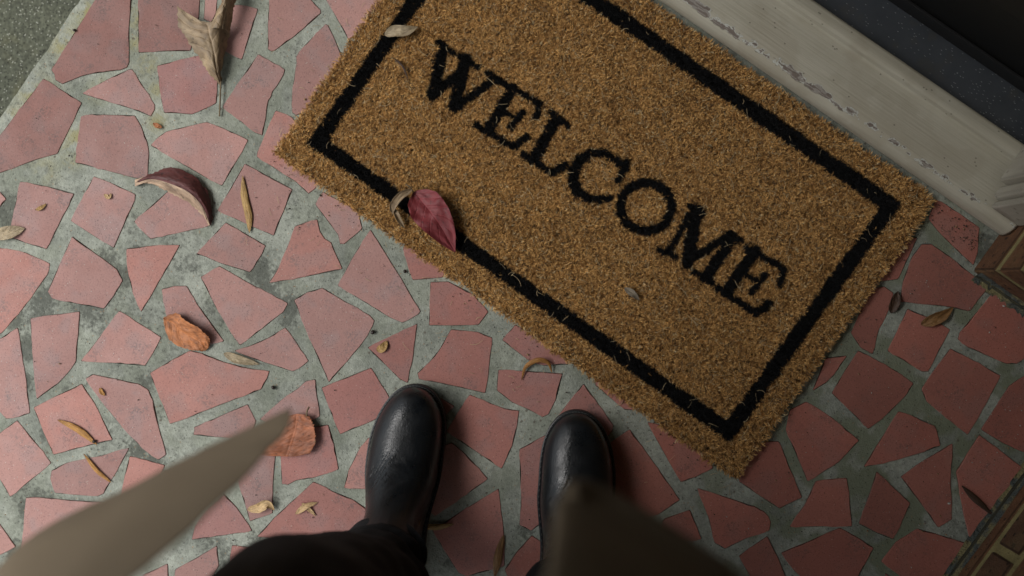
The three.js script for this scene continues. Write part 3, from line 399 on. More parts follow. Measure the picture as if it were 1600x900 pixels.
  const gg = new THREE.ExtrudeGeometry(outline, { depth: 0.005, bevelEnabled: false, curveSegments: 1 }).rotateX(-Math.PI / 2).translate(0, -0.005, 0);
  { const p = gg.attributes.position, uv = gg.attributes.uv; for (let i = 0; i < p.count; i++) uv.setXY(i, (p.getX(i) - X0) / (X1 - X0), (p.getZ(i) - Z0) / (Z1 - Z0)); }
  mesh('mortar_joint', gg, gm, floor);
  mesh('mortar_bed', box(-0.722, X1, -0.1, -0.0052, Z0, Z1), std({ color: rgb(0.22, 0.22, 0.19), roughness: 1 }), floor);
  // fired clay: fine pits, grey bloom, paler dust
  const tileFn = (s) => (u, v, i, j) => {
    const n = fbm(u * 7, v * 7, 4, s, 7), b = fbm(u * 18, v * 18, 4, s + 40, 18), f = noise(u * 330, v * 330, s + 3, 330), g = hash(i, j, s + 7);
    let c = mul3([0.385, 0.158, 0.132], 0.74 + 0.28 * n + 0.16 * f + 0.12 * g);
    c = lerp3(c, [0.34, 0.18, 0.165], sstep(0.45, 0.75, b) * 0.5);
    { const d = sstep(0.56, 0.8, fbm(u * 22 + 5, v * 22, 5, s + 90, 22)); c = lerp3(c, [0.15, 0.10, 0.095], d * sstep(0.35, 0.8, noise(u * 260, v * 260, s + 91, 260)) * 0.5); }
    const k = hash(i >> 1, j >> 1, s + 5), pk = 0.975 - 0.035 * sstep(0.45, 0.7, b);
    if (k > pk) c = mul3(c, 0.42 + 0.25 * g);
    if (k < 0.0022) c = lerp3(c, [0.62, 0.55, 0.48], 0.55);
    return c;
  };
  const maps = [11, 211].map((s) => tex(1024, 1024, tileFn(s)));
  const tb = tex(512, 512, (u, v, i, j) => 0.5 + 0.3 * (fbm(u * 50, v * 50, 3, 8, 50) - 0.5) + (hash(i, j, 5) > 0.985 ? -0.45 : 0) + 0.12 * hash(i, j, 9), false);
  const tr = tex(512, 512, (u, v) => 0.62 + 0.3 * fbm(u * 16, v * 16, 4, 14, 16), false);
  const tones = [[0.93, 1.0, 1.0], [0.86, 0.92, 0.94], [0.99, 1.02, 1.0], [0.9, 1.06, 1.12], [0.98, 0.87, 0.78], [0.60, 0.70, 0.70], [0.92, 1.22, 1.27], [0.98, 1.28, 1.32], [0.85, 1.1, 1.14], [0.9, 0.84, 0.76], [1.04, 0.94, 0.84], [1.0, 1.14, 1.12]];   // dust tones, with sky haze at left and warm shade at right painted in
  const mats = tones.flatMap((t) => [t, mul3(t, 0.88), mul3(t, 1.05)]).map((t, k) => std({ map: maps[k % 2], color: rgb(...t), roughness: 0.92, roughnessMap: tr, bumpMap: tb, bumpScale: 0.0007 }));
  tiles.forEach((q, i) => {
    const s = new THREE.Shape(); q.forEach(([x, z], k) => k ? s.lineTo(x, -z) : s.moveTo(x, -z)); s.closePath();
    const top = 0.0007 + 0.0007 * rnd(), b = 0.0004;
    const g = new THREE.ExtrudeGeometry(s, { depth: 0.0055 - b, bevelEnabled: true, bevelThickness: b, bevelSize: b, bevelOffset: -b, bevelSegments: 1, curveSegments: 1 }).rotateX(-Math.PI / 2).translate(0, top - 0.0055, 0);
    const uv = g.attributes.uv, ox = rnd(), oy = rnd(), a = rnd() * 6.28, ca = Math.cos(a) / 0.45, sa = Math.sin(a) / 0.45;
    for (let k = 0; k < uv.count; k++) { const x = uv.getX(k), y = uv.getY(k); uv.setXY(k, x * ca - y * sa + ox, x * sa + y * ca + oy); }
    const cx = q.reduce((t, p) => t + p[0], 0) / q.length;
    const pick = rnd(), set = cx < -0.13 ? [6, 7, 8, 11, 6, 7, 3] : cx < 0.22 ? [0, 1, 2, 3, 11, 0] : [4, 9, 10, 4, 9]; let k = 3 * set[pick * set.length | 0] + (rnd() * 3 | 0); if (i === 0 || i === 1 || i === 10) k = 15;  // three path-side tiles: weathered film plus corner darkening painted into the tone
    mesh('tile', g, mats[k], floor);
  });
  // grit scattered on the floor, thicker by the wall
  const bit = new THREE.IcosahedronGeometry(1, 0), N = 1000, grit = new THREE.InstancedMesh(bit, std({ color: 0xffffff, roughness: 0.9 }), N), M4 = new THREE.Matrix4(), q4 = new THREE.Quaternion(), col = new THREE.Color();
  for (let i = 0; i < N; i++) {
    let x, z; if (i < 330) { x = 0.66 - Math.pow(rnd(), 1.6) * 0.32; z = rr(-0.2, 0.35); if (z < -0.17 && x > 0.45) z += 0.05; } else if (i < 620) { x = rr(-0.7, 0.5); z = rr(0.1, 0.95); } else if (i < 800) { x = rr(-0.38, 0.4); z = 0.236 + Math.pow(rnd(), 2.5) * 0.06; } else if (i < 880) { x = 0.392 + Math.pow(rnd(), 2) * 0.05; z = rr(-0.22, 0.22); } else { x = 0.46 - Math.pow(rnd(), 2) * 0.08; z = -0.2 - rr(0, 0.03); }
    const s = rr(0.00035, 0.0009) * (rnd() < 0.08 ? 1.8 : 1);
    q4.setFromEuler(new THREE.Euler(rnd() * 6, rnd() * 6, rnd() * 6)); M4.compose(new THREE.Vector3(x, 0.0026 + s * 0.3, z), q4, new THREE.Vector3(s, s * 0.7, s * rr(0.8, 1.6))); grit.setMatrixAt(i, M4);
    const l = rnd(); grit.setColorAt(i, i < 330 && l < 0.6 ? col.setRGB(0.42, 0.4, 0.35) : l < 0.75 ? col.setRGB(0.05, 0.04, 0.03) : col.setRGB(0.3, 0.19, 0.1));
  }
  grit.name = 'grit'; grit.castShadow = grit.receiveShadow = true; tag(grit, 'fine grit scattered over the tiles', null, null, 'stuff'); scene.add(grit);
}

// ------------------------------------------------------------------ house: brick pier, side wall, wall by the door, roof
const brickMaps = [1, 2].map((s) => tex(256, 256, (u, v, i, j) => {
  const n = fbm(u * 8, v * 8, 4, s * 31, 8), p = noise(u * 60, v * 60, s * 7, 60), g = hash(i, j, s);
  let c = lerp3([0.085, 0.042, 0.020], [0.165, 0.082, 0.036], n); c = mul3(c, 0.75 + 0.35 * p + 0.15 * g);
  if (hash(i >> 2, j >> 2, s + 50) > 0.965) c = mul3(c, 0.25);
  return lerp3(c, [0.16, 0.12, 0.05], 0.35 * sstep(0.55, 0.75, fbm(u * 5 + 2, v * 5, 4, s + 80, 5)));
}));
const brickBump = tex(256, 256, (u, v, i, j) => 0.6 * fbm(u * 24, v * 24, 3, 6, 24) + 0.3 * hash(i, j, 5) - (hash(i >> 2, j >> 2, 51) > 0.965 ? 0.4 : 0), false);
const brickMats = [0, 1, 2, 3].map((k) => std({ map: brickMaps[k % 2], color: rgb(...[[1, 1, 1], [1.15, 1.05, 1], [0.8, 0.8, 0.85], [1.0, 0.9, 0.85]][k]), roughness: 0.9, bumpMap: brickBump, bumpScale: 0.003 }));
const mortarM = std({ map: tex(256, 256, (u, v, i, j) => mul3([0.30, 0.255, 0.108], 0.5 + 0.5 * fbm(u * 20, v * 20, 4, 4, 20) + 0.25 * hash(i, j, 2))), roughness: 1, bumpMap: brickBump, bumpScale: 0.003 });
function brickRow(parent, axis, face, depth, from, to, y0, y1, shift, len = 0.2, joint = 0.011) {   // axis 'x': runs along x, faces z = face; 'z': runs along z, faces x = face
  for (let a = from + shift - len; a < to; a += len + joint) {
    const p = Math.max(a, from), q = Math.min(a + len, to); if (q - p < 0.02) continue;
    const j = rr(-0.0012, 0.0012), e = rr(-0.001, 0.001);
    const g = boxUV(axis === 'z' ? rbox(face + e, face + depth, y0 + j, y1 + j, p, q, 0.004) : rbox(p, q, y0 + j, y1 + j, face - depth, face + e, 0.004), 4, rnd(), rnd());
    mesh('brick', g, brickMats[rnd() * 4 | 0], parent);
  }
}
function roughFillet(pts, r, seedN) {            // a smeared mortar fillet along a base line
  const n = 60, pos = [], idx = [], A = pts[0], B = pts[1];
  for (let i = 0; i <= n; i++) for (let k = 0; k <= 5; k++) {
    const t = i / n, x = mixn(A[0], B[0], t), z = mixn(A[1], B[1], t), w = r * (0.7 + 0.6 * fbm(i * 0.35, seedN, 3, 8)), a = k / 5 * Math.PI / 2;
    const o = w * (1 - Math.sin(a)) + 0.001 * rnd(), h = w * 1.2 * (1 - Math.cos(a)) + 0.001 * rnd();
    pos.push(x + pts[2][0] * o, 0.0004 + h, z + pts[2][1] * o);
    if (i < n && k < 5) { const q = i * 6 + k; idx.push(q, q + 1, q + 6, q + 1, q + 7, q + 6); }
  }
  const g = new THREE.BufferGeometry(); g.setAttribute('position', new THREE.Float32BufferAttribute(pos, 3)); g.setIndex(idx); g.computeVertexNormals(); return boxUV(g, 4);
}
const smearM = std({ map: tex(256, 256, (u, v, i, j) => { const n = fbm(u * 14, v * 14, 4, 14, 14); return mul3(lerp3([0.075, 0.085, 0.075], [0.21, 0.18, 0.085], sstep(0.42, 0.62, n)), 0.6 + 0.6 * hash(i, j, 2)); }), roughness: 1, bumpMap: brickBump, bumpScale: 0.004 });
{
  const w = tag(group('brick_side_wall'), 'dark brick side wall with yellow mortar enclosing the porch', 'brick wall');
  const joints = [0.04]; for (let y = 0.1095; y < 2.38; y += 0.0685) joints.push(y);
  mesh('mortar_core', boxUV(box(0.6918, 0.90, -0.11, 2.38, -0.178, 1.30), 4), mortarM, w);
  let y = -0.02;
  joints.forEach((h, k) => { brickRow(w, 'z', 0.6895, 0.1, -0.1765, 1.295, y, h - 0.0055, k % 2 ? (0.1035 + 0.1765 - 0.0055) % 0.211 : 0.165); y = h + 0.0055; });
  mesh('mortar_fillet', roughFillet([[0.689, -0.17], [0.689, 1.29], [-1, 0]], 0.013, 3.3), smearM, w);
}
{
  const w = tag(group('brick_pier'), 'narrow brick pier between the door frame and the side wall', 'brick pier');
  mesh('mortar_core', boxUV(box(0.4798, 0.9, -0.11, 2.38, -0.42, -0.1818), 4), mortarM, w);
  let y = -0.01;
  for (let h = 0.068, k = 0; h < 2.39; h += 0.0685, k++) {
    const j = rr(-0.001, 0.001);
    mesh('brick', boxUV(rbox(0.478 + j, 0.478 + (k % 2 ? 0.1 : 0.2), y, h - 0.0055, -0.385, -0.18 + j, 0.004), 4, rnd(), rnd()), brickMats[rnd() * 4 | 0], w);
    if (k % 2) mesh('brick', boxUV(rbox(0.589, 0.70, y, h - 0.0055, -0.28, -0.18 + j, 0.004), 4, rnd(), rnd()), brickMats[rnd() * 4 | 0], w);
    y = h + 0.0055;
  }
  mesh('mortar_fillet', roughFillet([[0.482, -0.181], [0.69, -0.181], [0, 1]], 0.014, 8.1), smearM, w);
}
{
  const w = tag(group('house_wall'), 'brick house wall beside the door', 'wall');
  mesh('mortar_core', boxUV(box(-1.7, -0.5605, -0.11, 2.38, -0.42, -0.1845), 4), mortarM, w);
  mesh('lintel', boxUV(box(-0.5605, 0.4815, 2.12, 2.38, -0.42, -0.19), 4), brickMats[0], w);
  let y = -0.01, k = 0;
  for (let h = 0.068; h < 2.38; h += 0.0685, k++) { brickRow(w, 'x', -0.18, 0.1, -1.7, -0.557, y, h - 0.0055, k % 2 ? 0.1 : 0.2); y = h + 0.0055; }
}
{
  const r = tag(group('porch_roof'), 'flat porch roof over the door', 'roof');
  const m = std({ color: rgb(0.42, 0.40, 0.36), roughness: 0.9 });
  mesh('ceiling_board', box(-1.36, 0.90, 2.385, 2.41, -0.42, 1.32), m, r);
  mesh('fascia', box(-1.39, 0.90, 2.33, 2.55, 1.323, 1.35), m, r); mesh('fascia', box(-1.39, -1.363, 2.33, 2.55, -0.42, 1.32), m, r);
  mesh('roof_deck', box(-1.36, 0.90, 2.413, 2.5, -0.42, 1.32), std({ color: rgb(0.06, 0.06, 0.06), roughness: 0.95 }), r);
}

// ------------------------------------------------------------------ door: painted sill, metal threshold, black leaf, frame
const paintFn = (u, v, i, j) => {
  const x = u * 1.03, z = v * 0.20, n = fbm(x * 20, z * 50, 4, 5), st = noise(x * 14, z * 900, 7), g = hash(i, j, 3);
  let c = lerp3([0.395, 0.36, 0.272], [0.50, 0.47, 0.378], n); c = mul3(c, 0.9 + 0.12 * st + 0.06 * g);
  c = lerp3(c, [0.33, 0.285, 0.21], 0.3 * sstep(0.52, 0.66, fbm(x * 26, z * 26 + 3, 5, 23)));
  if (hash(i >> 2, j >> 2, 88) > 0.9965 && z > 0.055) c = mul3(c, 0.35 + 0.2 * g);
  return c;
};
const woodBump = tex(1024, 256, (u, v, i, j) => 0.5 + 0.4 * (noise(u * 18, v * 190, 7) - 0.5) + 0.1 * hash(i, j, 4), false);
{
  const prof = [[-0.2445, 0.0006], [-0.2385, 0.006], [-0.2355, 0.014], [-0.2350, 0.022], [-0.2362, 0.031], [-0.2395, 0.0385], [-0.2450, 0.0430], [-0.2530, 0.0448], [-0.2700, 0.0462], [-0.2900, 0.0478], [-0.3100, 0.0494], [-0.3120, 0.0515], [-0.3128, 0.0575], [-0.3150, 0.0605], [-0.3190, 0.0618], [-0.3290, 0.0618], [-0.3325, 0.0600], [-0.3338, 0.0560], [-0.3338, 0.0010]];
  const len = [0]; for (let i = 1; i < prof.length; i++) len.push(len[i - 1] + Math.hypot(prof[i][0] - prof[i - 1][0], prof[i][1] - prof[i - 1][1]));
  const X0 = -0.553, X1 = 0.4765, NX = 260, pos = [], uv = [], idx = [], np = prof.length;
  for (let i = 0; i <= NX; i++) for (let k = 0; k < np; k++) {
    const x = mixn(X0, X1, i / NX), w = 0.0009 * (fbm(x * 30, k * 0.7, 3, 6) - 0.5) * (k > 0 && k < 11 ? 1 : 0.3);
    pos.push(x, prof[k][1] + w, prof[k][0] + w); uv.push((x - X0) / 1.03, len[k] / 0.2);
    if (i < NX && k < np - 1) { const q = i * np + k; idx.push(q, q + np, q + 1, q + 1, q + np, q + np + 1); }
  }
  for (const i of [0, NX]) { const c = pos.length / 3; pos.push(i ? X1 : X0, 0.001, -0.28); uv.push(0, 0); for (let k = 0; k < np - 1; k++) idx.push(c, i * np + k + (i ? 1 : 0), i * np + k + (i ? 0 : 1)); }
  const g = new THREE.BufferGeometry(); g.setAttribute('position', new THREE.Float32BufferAttribute(pos, 3)); g.setAttribute('uv', new THREE.Float32BufferAttribute(uv, 2)); g.setIndex(idx); g.computeVertexNormals();
  // peeling paint along the nosing: bare brown wood, a pale broken lip of old primer above it
  const chip = (u, v, i, j) => {
    const x = u * 1.03 + X0, s = v * 0.2; let c = paintFn(u, v, i, j);
    const on = 0.10 * sstep(0.15, -0.15, x) - 0.12 * sstep(0.2, 0.36, x) + 0.18 * (fbm(x * 7, 7.7, 3, 19) - 0.5), top = s - 0.0505;
    const rag = 0.6 * fbm(x * 60, s * 110, 4, 29) + 0.4 * fbm(x * 190, s * 260, 3, 33), fall = Math.abs(top < 0 ? top / 0.0052 : top / 0.0088);
    const d = rag + on - 0.30 * fall * fall;
    if (d > 0.50) c = mul3(lerp3([0.17, 0.135, 0.11], [0.30, 0.27, 0.235], sstep(0.45, 0.65, noise(x * 120, s * 800, 6))), 0.7 + 0.5 * hash(i >> 1, j, 41));
    else if (d > 0.435 && top > -0.003) c = mul3([0.54, 0.54, 0.48], 0.8 + 0.25 * hash(i, j, 43));
    else if (d > 0.425) c = mul3(c, 0.5);
    return c;
  };
  const sill = mesh('door_sill', g, std({ map: tex(2048, 512, chip), roughness: 0.62, bumpMap: woodBump, bumpScale: 0.0008 }));
  tag(sill, 'painted wooden door sill with peeling paint along its nosing', 'door sill');
}
{
  const fn = (u, v, i, j) => { let c = mul3([0.085, 0.094, 0.106], 0.8 + 0.4 * fbm(u * 40, v * 4, 4, 5)); const k = hash(i >> 1, j >> 1, 6), d = sstep(0.6, 1, u); if (k > 0.9965 - 0.012 * d) c = lerp3(c, [0.75, 0.76, 0.74], 0.3 + 0.7 * hash(i >> 1, j >> 1, 2)); return lerp3(c, [0.12, 0.11, 0.09], 0.3 * sstep(0.55, 0.8, fbm(u * 60, v * 6, 4, 15))); };
  const s = new THREE.Shape(); [[0.3405, 0.004], [0.3405, 0.0325], [0.342, 0.035], [0.346, 0.0365], [0.388, 0.0395], [0.4, 0.0395], [0.4, 0.004]].forEach(([z, y], k) => k ? s.lineTo(z, y) : s.moveTo(z, y));
  const g = boxUV(new THREE.ExtrudeGeometry(s, { depth: 0.93, bevelEnabled: false }).rotateY(Math.PI / 2).translate(-0.5, 0, 0), 1.05, 0.54, 0);
  const uv = g.attributes.uv; for (let i = 0; i < uv.count; i++) uv.setY(i, uv.getY(i) * 9);
  tag(mesh('threshold_plate', g, std({ map: tex(1024, 512, fn), metalness: 0.35, roughness: 0.38 })), 'dark metal threshold plate flecked with white paint, behind the sill', 'threshold');
  mesh('sub_sill', box(-0.5, 0.43, -0.1, 0.002, -0.42, -0.304), std({ color: rgb(0.26, 0.25, 0.22), roughness: 1 })).userData = { kind: 'structure', label: 'concrete base under the door threshold' };
}
{
  const d = tag(group('door'), 'closed black front door above the metal threshold', 'door');
  const m = std({ color: rgb(0.004, 0.004, 0.0035), roughness: 0.5 });
  mesh('door_leaf', rbox(-0.488, 0.413, 0.046, 2.05, -0.442, -0.398, 0.002), m, d);
  for (const [x0, x1] of [[-0.38, -0.075], [0.0, 0.305]]) for (const [y0, y1] of [[0.2, 0.85], [1.0, 1.9]]) mesh('door_panel', rbox(x0, x1, y0, y1, -0.41, -0.389, 0.006), m, d);
  mesh('door_sweep', rbox(-0.487, 0.412, 0.041, 0.07, -0.3975, -0.393, 0.0015), std({ color: rgb(0.004, 0.004, 0.004), roughness: 0.8 }), d);
  const k = mesh('door_knob', new THREE.SphereGeometry(0.028, 20, 14).scale(1, 1, 0.8).translate(-0.43, 1.0, -0.345), std({ color: rgb(0.5, 0.4, 0.2), metalness: 1, roughness: 0.35 }), d);
  mesh('knob_stem', new THREE.CylinderGeometry(0.012, 0.018, 0.055, 16).rotateX(Math.PI / 2).translate(-0.43, 1.0, -0.375), k.material, d);
  const f = tag(group('door_frame'), 'painted wooden door frame beside the brick pier', 'door frame');
  const pm = std({ map: tex(512, 512, (u, v, i, j) => { const n = fbm(u * 30, v * 12, 4, 5), st = noise(u * 160, v * 12, 7); let c = mul3(lerp3([0.33, 0.30, 0.235], [0.43, 0.40, 0.33], n), 0.88 + 0.18 * st); if (hash(i >> 2, j >> 2, 5) > 0.985) c = mul3(c, 0.6); return lerp3(c, [0.14, 0.11, 0.08], 0.5 * sstep(0.58, 0.75, fbm(u * 14, v * 14, 5, 33))); }), roughness: 0.65, bumpMap: woodBump, bumpScale: 0.001 });
  for (const s of [1, -1]) {
    const X = (x) => s > 0 ? x : -0.075 - x;
    const b = (n, x0, x1, y0, y1, z0, z1, r) => mesh(n, boxUV(rbox(Math.min(X(x0), X(x1)), Math.max(X(x0), X(x1)), y0, y1, z0, z1, r), 2, 0.3, 0.1), pm, f);
    b('jamb', 0.4165, 0.4755, s > 0 ? 0.0635 : 0.064, 2.06, -0.4195, -0.276, 0.003);
    b('casing', 0.4245, 0.4755, 0.0515, 2.06, -0.2755, -0.2575, 0.005);
    b('casing_bead', 0.4315, 0.4765, 0.0480, 2.06, -0.2570, -0.2470, 0.004);
    b('door_stop', 0.4045, 0.4162, 0.064, 2.05, -0.3870, -0.352, 0.002);
  }
  mesh('head_jamb', boxUV(box(-0.55, 0.475, 2.062, 2.118, -0.4195, -0.25), 2), pm, f);
}

// ------------------------------------------------------------------ doormat
{
  const mat = tag(group('doormat'), 'brown coir doormat with a black border and the word WELCOME', 'doormat');
  const W = 0.762, D = 0.457, H = 0.0142;
  mesh('backing', new RoundedBoxGeometry(W - 0.012, 0.0045, D - 0.012, 1, 0.002).translate(0, 0.0054, 0), std({ color: rgb(0.05, 0.032, 0.018), roughness: 1 }), mat);
  // one tuft: bent coir fibres of uneven length and tone
  const TIP = 0.0033;
  const tuft = (n, s, dark) => {
    seed = s; const gs = [];
    for (let k = 0; k < n; k++) {
      const a = rnd() * 6.283, r = 0.0008 * Math.sqrt(rnd()), lean = rr(0.15, 0.7), az = rr(-0.6, 0.6), L = rr(0.0074, 0.0102), w = rr(0.00024, 0.00042), tw = rnd() * 3.14;
      const pos = [], col = [], tone = dark ? rr(0.5, 1.5) : rr(0.62, 1.38), warm = rr(-0.08, 0.08);
      for (let i = 0; i <= 3; i++) {
        const t = i / 3, ll = lean * t, x = Math.cos(a) * r + Math.cos(az) * L * t * Math.sin(ll), z = Math.sin(a) * r + Math.sin(az) * L * t * Math.sin(ll), y = L * t * Math.cos(ll * 0.9), ww = w * (1 - 0.4 * t);
        for (const e of [-1, 1]) { pos.push(x + Math.cos(tw + t) * ww * e, y, z + Math.sin(tw + t) * ww * e); col.push(tone * (1 + warm), tone, tone * (1 - warm)); }
      }
      const idx = []; for (let i = 0; i < 3; i++) { const q = i * 2; idx.push(q, q + 1, q + 2, q + 1, q + 3, q + 2); }
      const g = new THREE.BufferGeometry(); g.setAttribute('position', new THREE.Float32BufferAttribute(pos, 3)); g.setAttribute('color', new THREE.Float32BufferAttribute(col, 3)); g.setIndex(idx); g.computeVertexNormals(); gs.push(g);
    }
    return mergeGeometries(gs);
  };
  const at = new THREE.Vector3(), sc = new THREE.Vector3(), tanT = tuft(6, 77, false), blackT = tuft(7, 99, true);
  const coirM = std({ color: 0xffffff, vertexColors: true, roughness: 0.72, side: THREE.DoubleSide });
  const inkM = std({ color: 0xffffff, vertexColors: true, roughness: 0.85, side: THREE.DoubleSide });
  const sd = (x, z, a) => { let m = 9; for (let k = 0; k < a.length; k += 5) { const dx = a[k + 2] - a[k], dz = a[k + 3] - a[k + 1], t = clamp(((x - a[k]) * dx + (z - a[k + 1]) * dz) / (dx * dx + dz * dz)); m = Math.min(m, Math.hypot(x - a[k] - t * dx, z - a[k + 1] - t * dz) - a[k + 4] / 2); } return m; };
  const bounds = LETTERS.map(([, a]) => { let b = [9, -9, 9, -9]; for (let k = 0; k < a.length; k += 5) for (const o of [0, 2]) { b = [Math.min(b[0], a[k + o]), Math.max(b[1], a[k + o]), Math.min(b[2], a[k + o + 1]), Math.max(b[3], a[k + o + 1])]; } return [b[0] - 0.012, b[1] + 0.012, b[2] - 0.012, b[3] + 0.012]; });
  const lists = { pile: [], border: [] }; LETTERS.forEach((_, i) => lists['l' + i] = []);
  seed = 4242; const step = 0.00148;
  for (let x = -W / 2; x <= W / 2; x += step) for (let z = -D / 2; z <= D / 2; z += step) {
    const px = x + rr(-0.45, 0.45) * step * 1.6, pz = z + rr(-0.45, 0.45) * step * 1.6;
    const ex = W / 2 - Math.abs(px) - 0.0035 * (noise(pz * 45, 3.3 + Math.sign(px), 4) - 0.3), ez = D / 2 - Math.abs(pz) - 0.0035 * (noise(px * 45, 7.3 + Math.sign(pz), 4) - 0.3);
    if (ex < 0.002 || ez < 0.002) continue;
    let where = 'pile'; const jit = (rnd() - 0.5) * 0.0012, th = rnd() * 6.283, tx = px + TIP * Math.cos(th), tz = pz - TIP * Math.sin(th);
    const bx = Math.abs(Math.abs(tx + 0.0015) - 0.3375) - 0.0104 + jit + 0.0022 * (noise(tz * 60, 1.1, 9) - 0.5), bz = Math.abs(Math.abs(tz + 0.003) - 0.1835) - 0.0104 + jit + 0.0022 * (noise(tx * 60, 2.1, 9) - 0.5);
    const inX = Math.abs(tx + 0.0015) < 0.3479 + jit, inZ = Math.abs(tz + 0.003) < 0.1939 + jit;
    if ((bx < 0 && inZ) || (bz < 0 && inX)) where = 'border';
    else for (let i = 0; i < LETTERS.length; i++) { const b = bounds[i]; if (tx > b[0] && tx < b[1] && tz > b[2] && tz < b[3] && sd(tx, tz, LETTERS[i][1]) + jit + 0.0012 * (noise(tx * 140, tz * 140, 3) - 0.5) < 0.0004) { where = 'l' + i; break; } }
    if (where !== 'pile' && rnd() < 0.002) where = 'pile';
    lists[where].push([px, pz, Math.min(ex, ez), th]);
  }
  const M4 = new THREE.Matrix4(), q4 = new THREE.Quaternion(), turn = new THREE.Quaternion(), upY = new THREE.Vector3(0, 1, 0), e3 = new THREE.Euler(), col = new THREE.Color();
  const plant = (name, list, geo, material, tint) => {
    const im = new THREE.InstancedMesh(geo, material, list.length);
    list.forEach(([x, z, e, th], i) => {
      const edge = sstep(0.010, 0.001, e);
      let tx = rr(-0.08, 0.08), tz = rr(-0.08, 0.08);
      if (W / 2 - Math.abs(x) < D / 2 - Math.abs(z)) tz -= Math.sign(x) * edge * rr(0.15, 0.5); else tx += Math.sign(z) * edge * rr(0.15, 0.5);
      q4.setFromEuler(e3.set(tx, 0, tz)).multiply(turn.setFromAxisAngle(upY, th));
      const hs = (0.86 + 0.22 * fbm(x * 90, z * 90, 3, 6) + 0.1 * rnd()) * (1 - 0.12 * edge), ws = rr(0.85, 1.25);
      M4.compose(at.set(x, 0.0065, z), q4, sc.set(ws, hs, ws)); im.setMatrixAt(i, M4);
      im.setColorAt(i, tint(x, z, col));
    });
    im.name = name; im.castShadow = im.receiveShadow = true; im.userData.kind = 'stuff'; mat.add(im); return im;
  };
  const tanTint = (x, z, c) => { const n = clamp(0.5 * fbm(x * 70, z * 70, 3, 2) + 0.95 * rnd() - 0.2), a = lerp3([0.30, 0.132, 0.032], [0.97, 0.56, 0.19], n), d = rnd(); return d < 0.04 ? c.setRGB(0.80, 0.60, 0.32) : d < 0.17 ? c.setRGB(0.12, 0.06, 0.022) : c.setRGB(...a); };
  const inkTint = (x, z, c) => { const k = rr(0.6, 1.4); return c.setRGB(0.0085 * k, 0.0085 * k, 0.009 * k); };
  tag(plant('pile', lists.pile, tanT, coirM, tanTint), 'dense brown coir pile');
  tag(plant('border_stripe', lists.border, blackT, inkM, inkTint), 'black rectangular border printed on the pile');
  LETTERS.forEach(([ch], i) => tag(plant('printed_letter', lists['l' + i], blackT, inkM, inkTint), `black printed letter ${ch}`));
  // loose pale hairs lying over the pile and out on the floor
  const hairs = (n, place, y, name, parent, long) => {
    const gs = []; for (let k = 0; k < n; k++) {
      const [x, z] = place(), a = rnd() * 6.283, L = rr(0.004, long) * (rnd() < 0.12 ? 1.8 : 1), bend = rr(-1.6, 1.6), w = rr(0.00013, 0.00026), pos = [], cols = [], t0 = rr(0.4, 0.95), yy = y(x, z);
      let cx = x, cz = z, ang = a; for (let i = 0; i <= 5; i++) { const h = yy + 0.0022 * Math.sin(i / 5 * 3.1) * rnd(); for (const [e, u] of [[-1, 0], [0, 1], [1, 0]]) { pos.push(cx - Math.sin(ang) * w * e, h + w * u, cz + Math.cos(ang) * w * e); cols.push(0.62 * t0, 0.48 * t0, 0.27 * t0); } cx += Math.cos(ang) * L / 5; cz += Math.sin(ang) * L / 5; ang += bend / 5; }
      const idx = []; for (let i = 0; i < 5; i++) for (let e = 0; e < 2; e++) { const q = i * 3 + e; idx.push(q, q + 3, q + 1, q + 1, q + 3, q + 4); }
      const g = new THREE.BufferGeometry(); g.setAttribute('position', new THREE.Float32BufferAttribute(pos, 3)); g.setAttribute('color', new THREE.Float32BufferAttribute(cols, 3)); g.setIndex(idx); g.computeVertexNormals(); gs.push(g);
    }
    const m = new THREE.Mesh(mergeGeometries(gs), coirM); m.name = name; m.castShadow = m.receiveShadow = true; m.userData.kind = 'stuff'; (parent || scene).add(m); return m;
  };
  hairs(1300, () => { for (;;) { const x = rr(-W / 2, W / 2), z = rr(-D / 2, D / 2); if (rnd() < 0.2 || (Math.abs(Math.abs(x + 0.0015) - 0.3375) > 0.017 && Math.abs(Math.abs(z + 0.003) - 0.1835) > 0.017 && LETTERS.every(([, a], i) => x < bounds[i][0] || x > bounds[i][1] || z < bounds[i][2] || z > bounds[i][3] || sd(x, z, a) > 0.006))) return [x, z]; } }, () => H + 0.0012 + rr(0, 0.0016), 'loose_fibre', mat, 0.013);
  const spill = hairs(90, () => { const s = rnd(); return s < 0.75 ? [rr(-0.36, 0.4), 0.235 + Math.pow(rnd(), 2) * 0.12] : [-0.39 - Math.pow(rnd(), 2) * 0.12, rr(-0.1, 0.25)]; }, () => 0.0028, 'fibre_litter', null, 0.011);
  tag(spill, 'loose coir hairs shed on the tiles around the doormat', null, null, 'stuff');
}

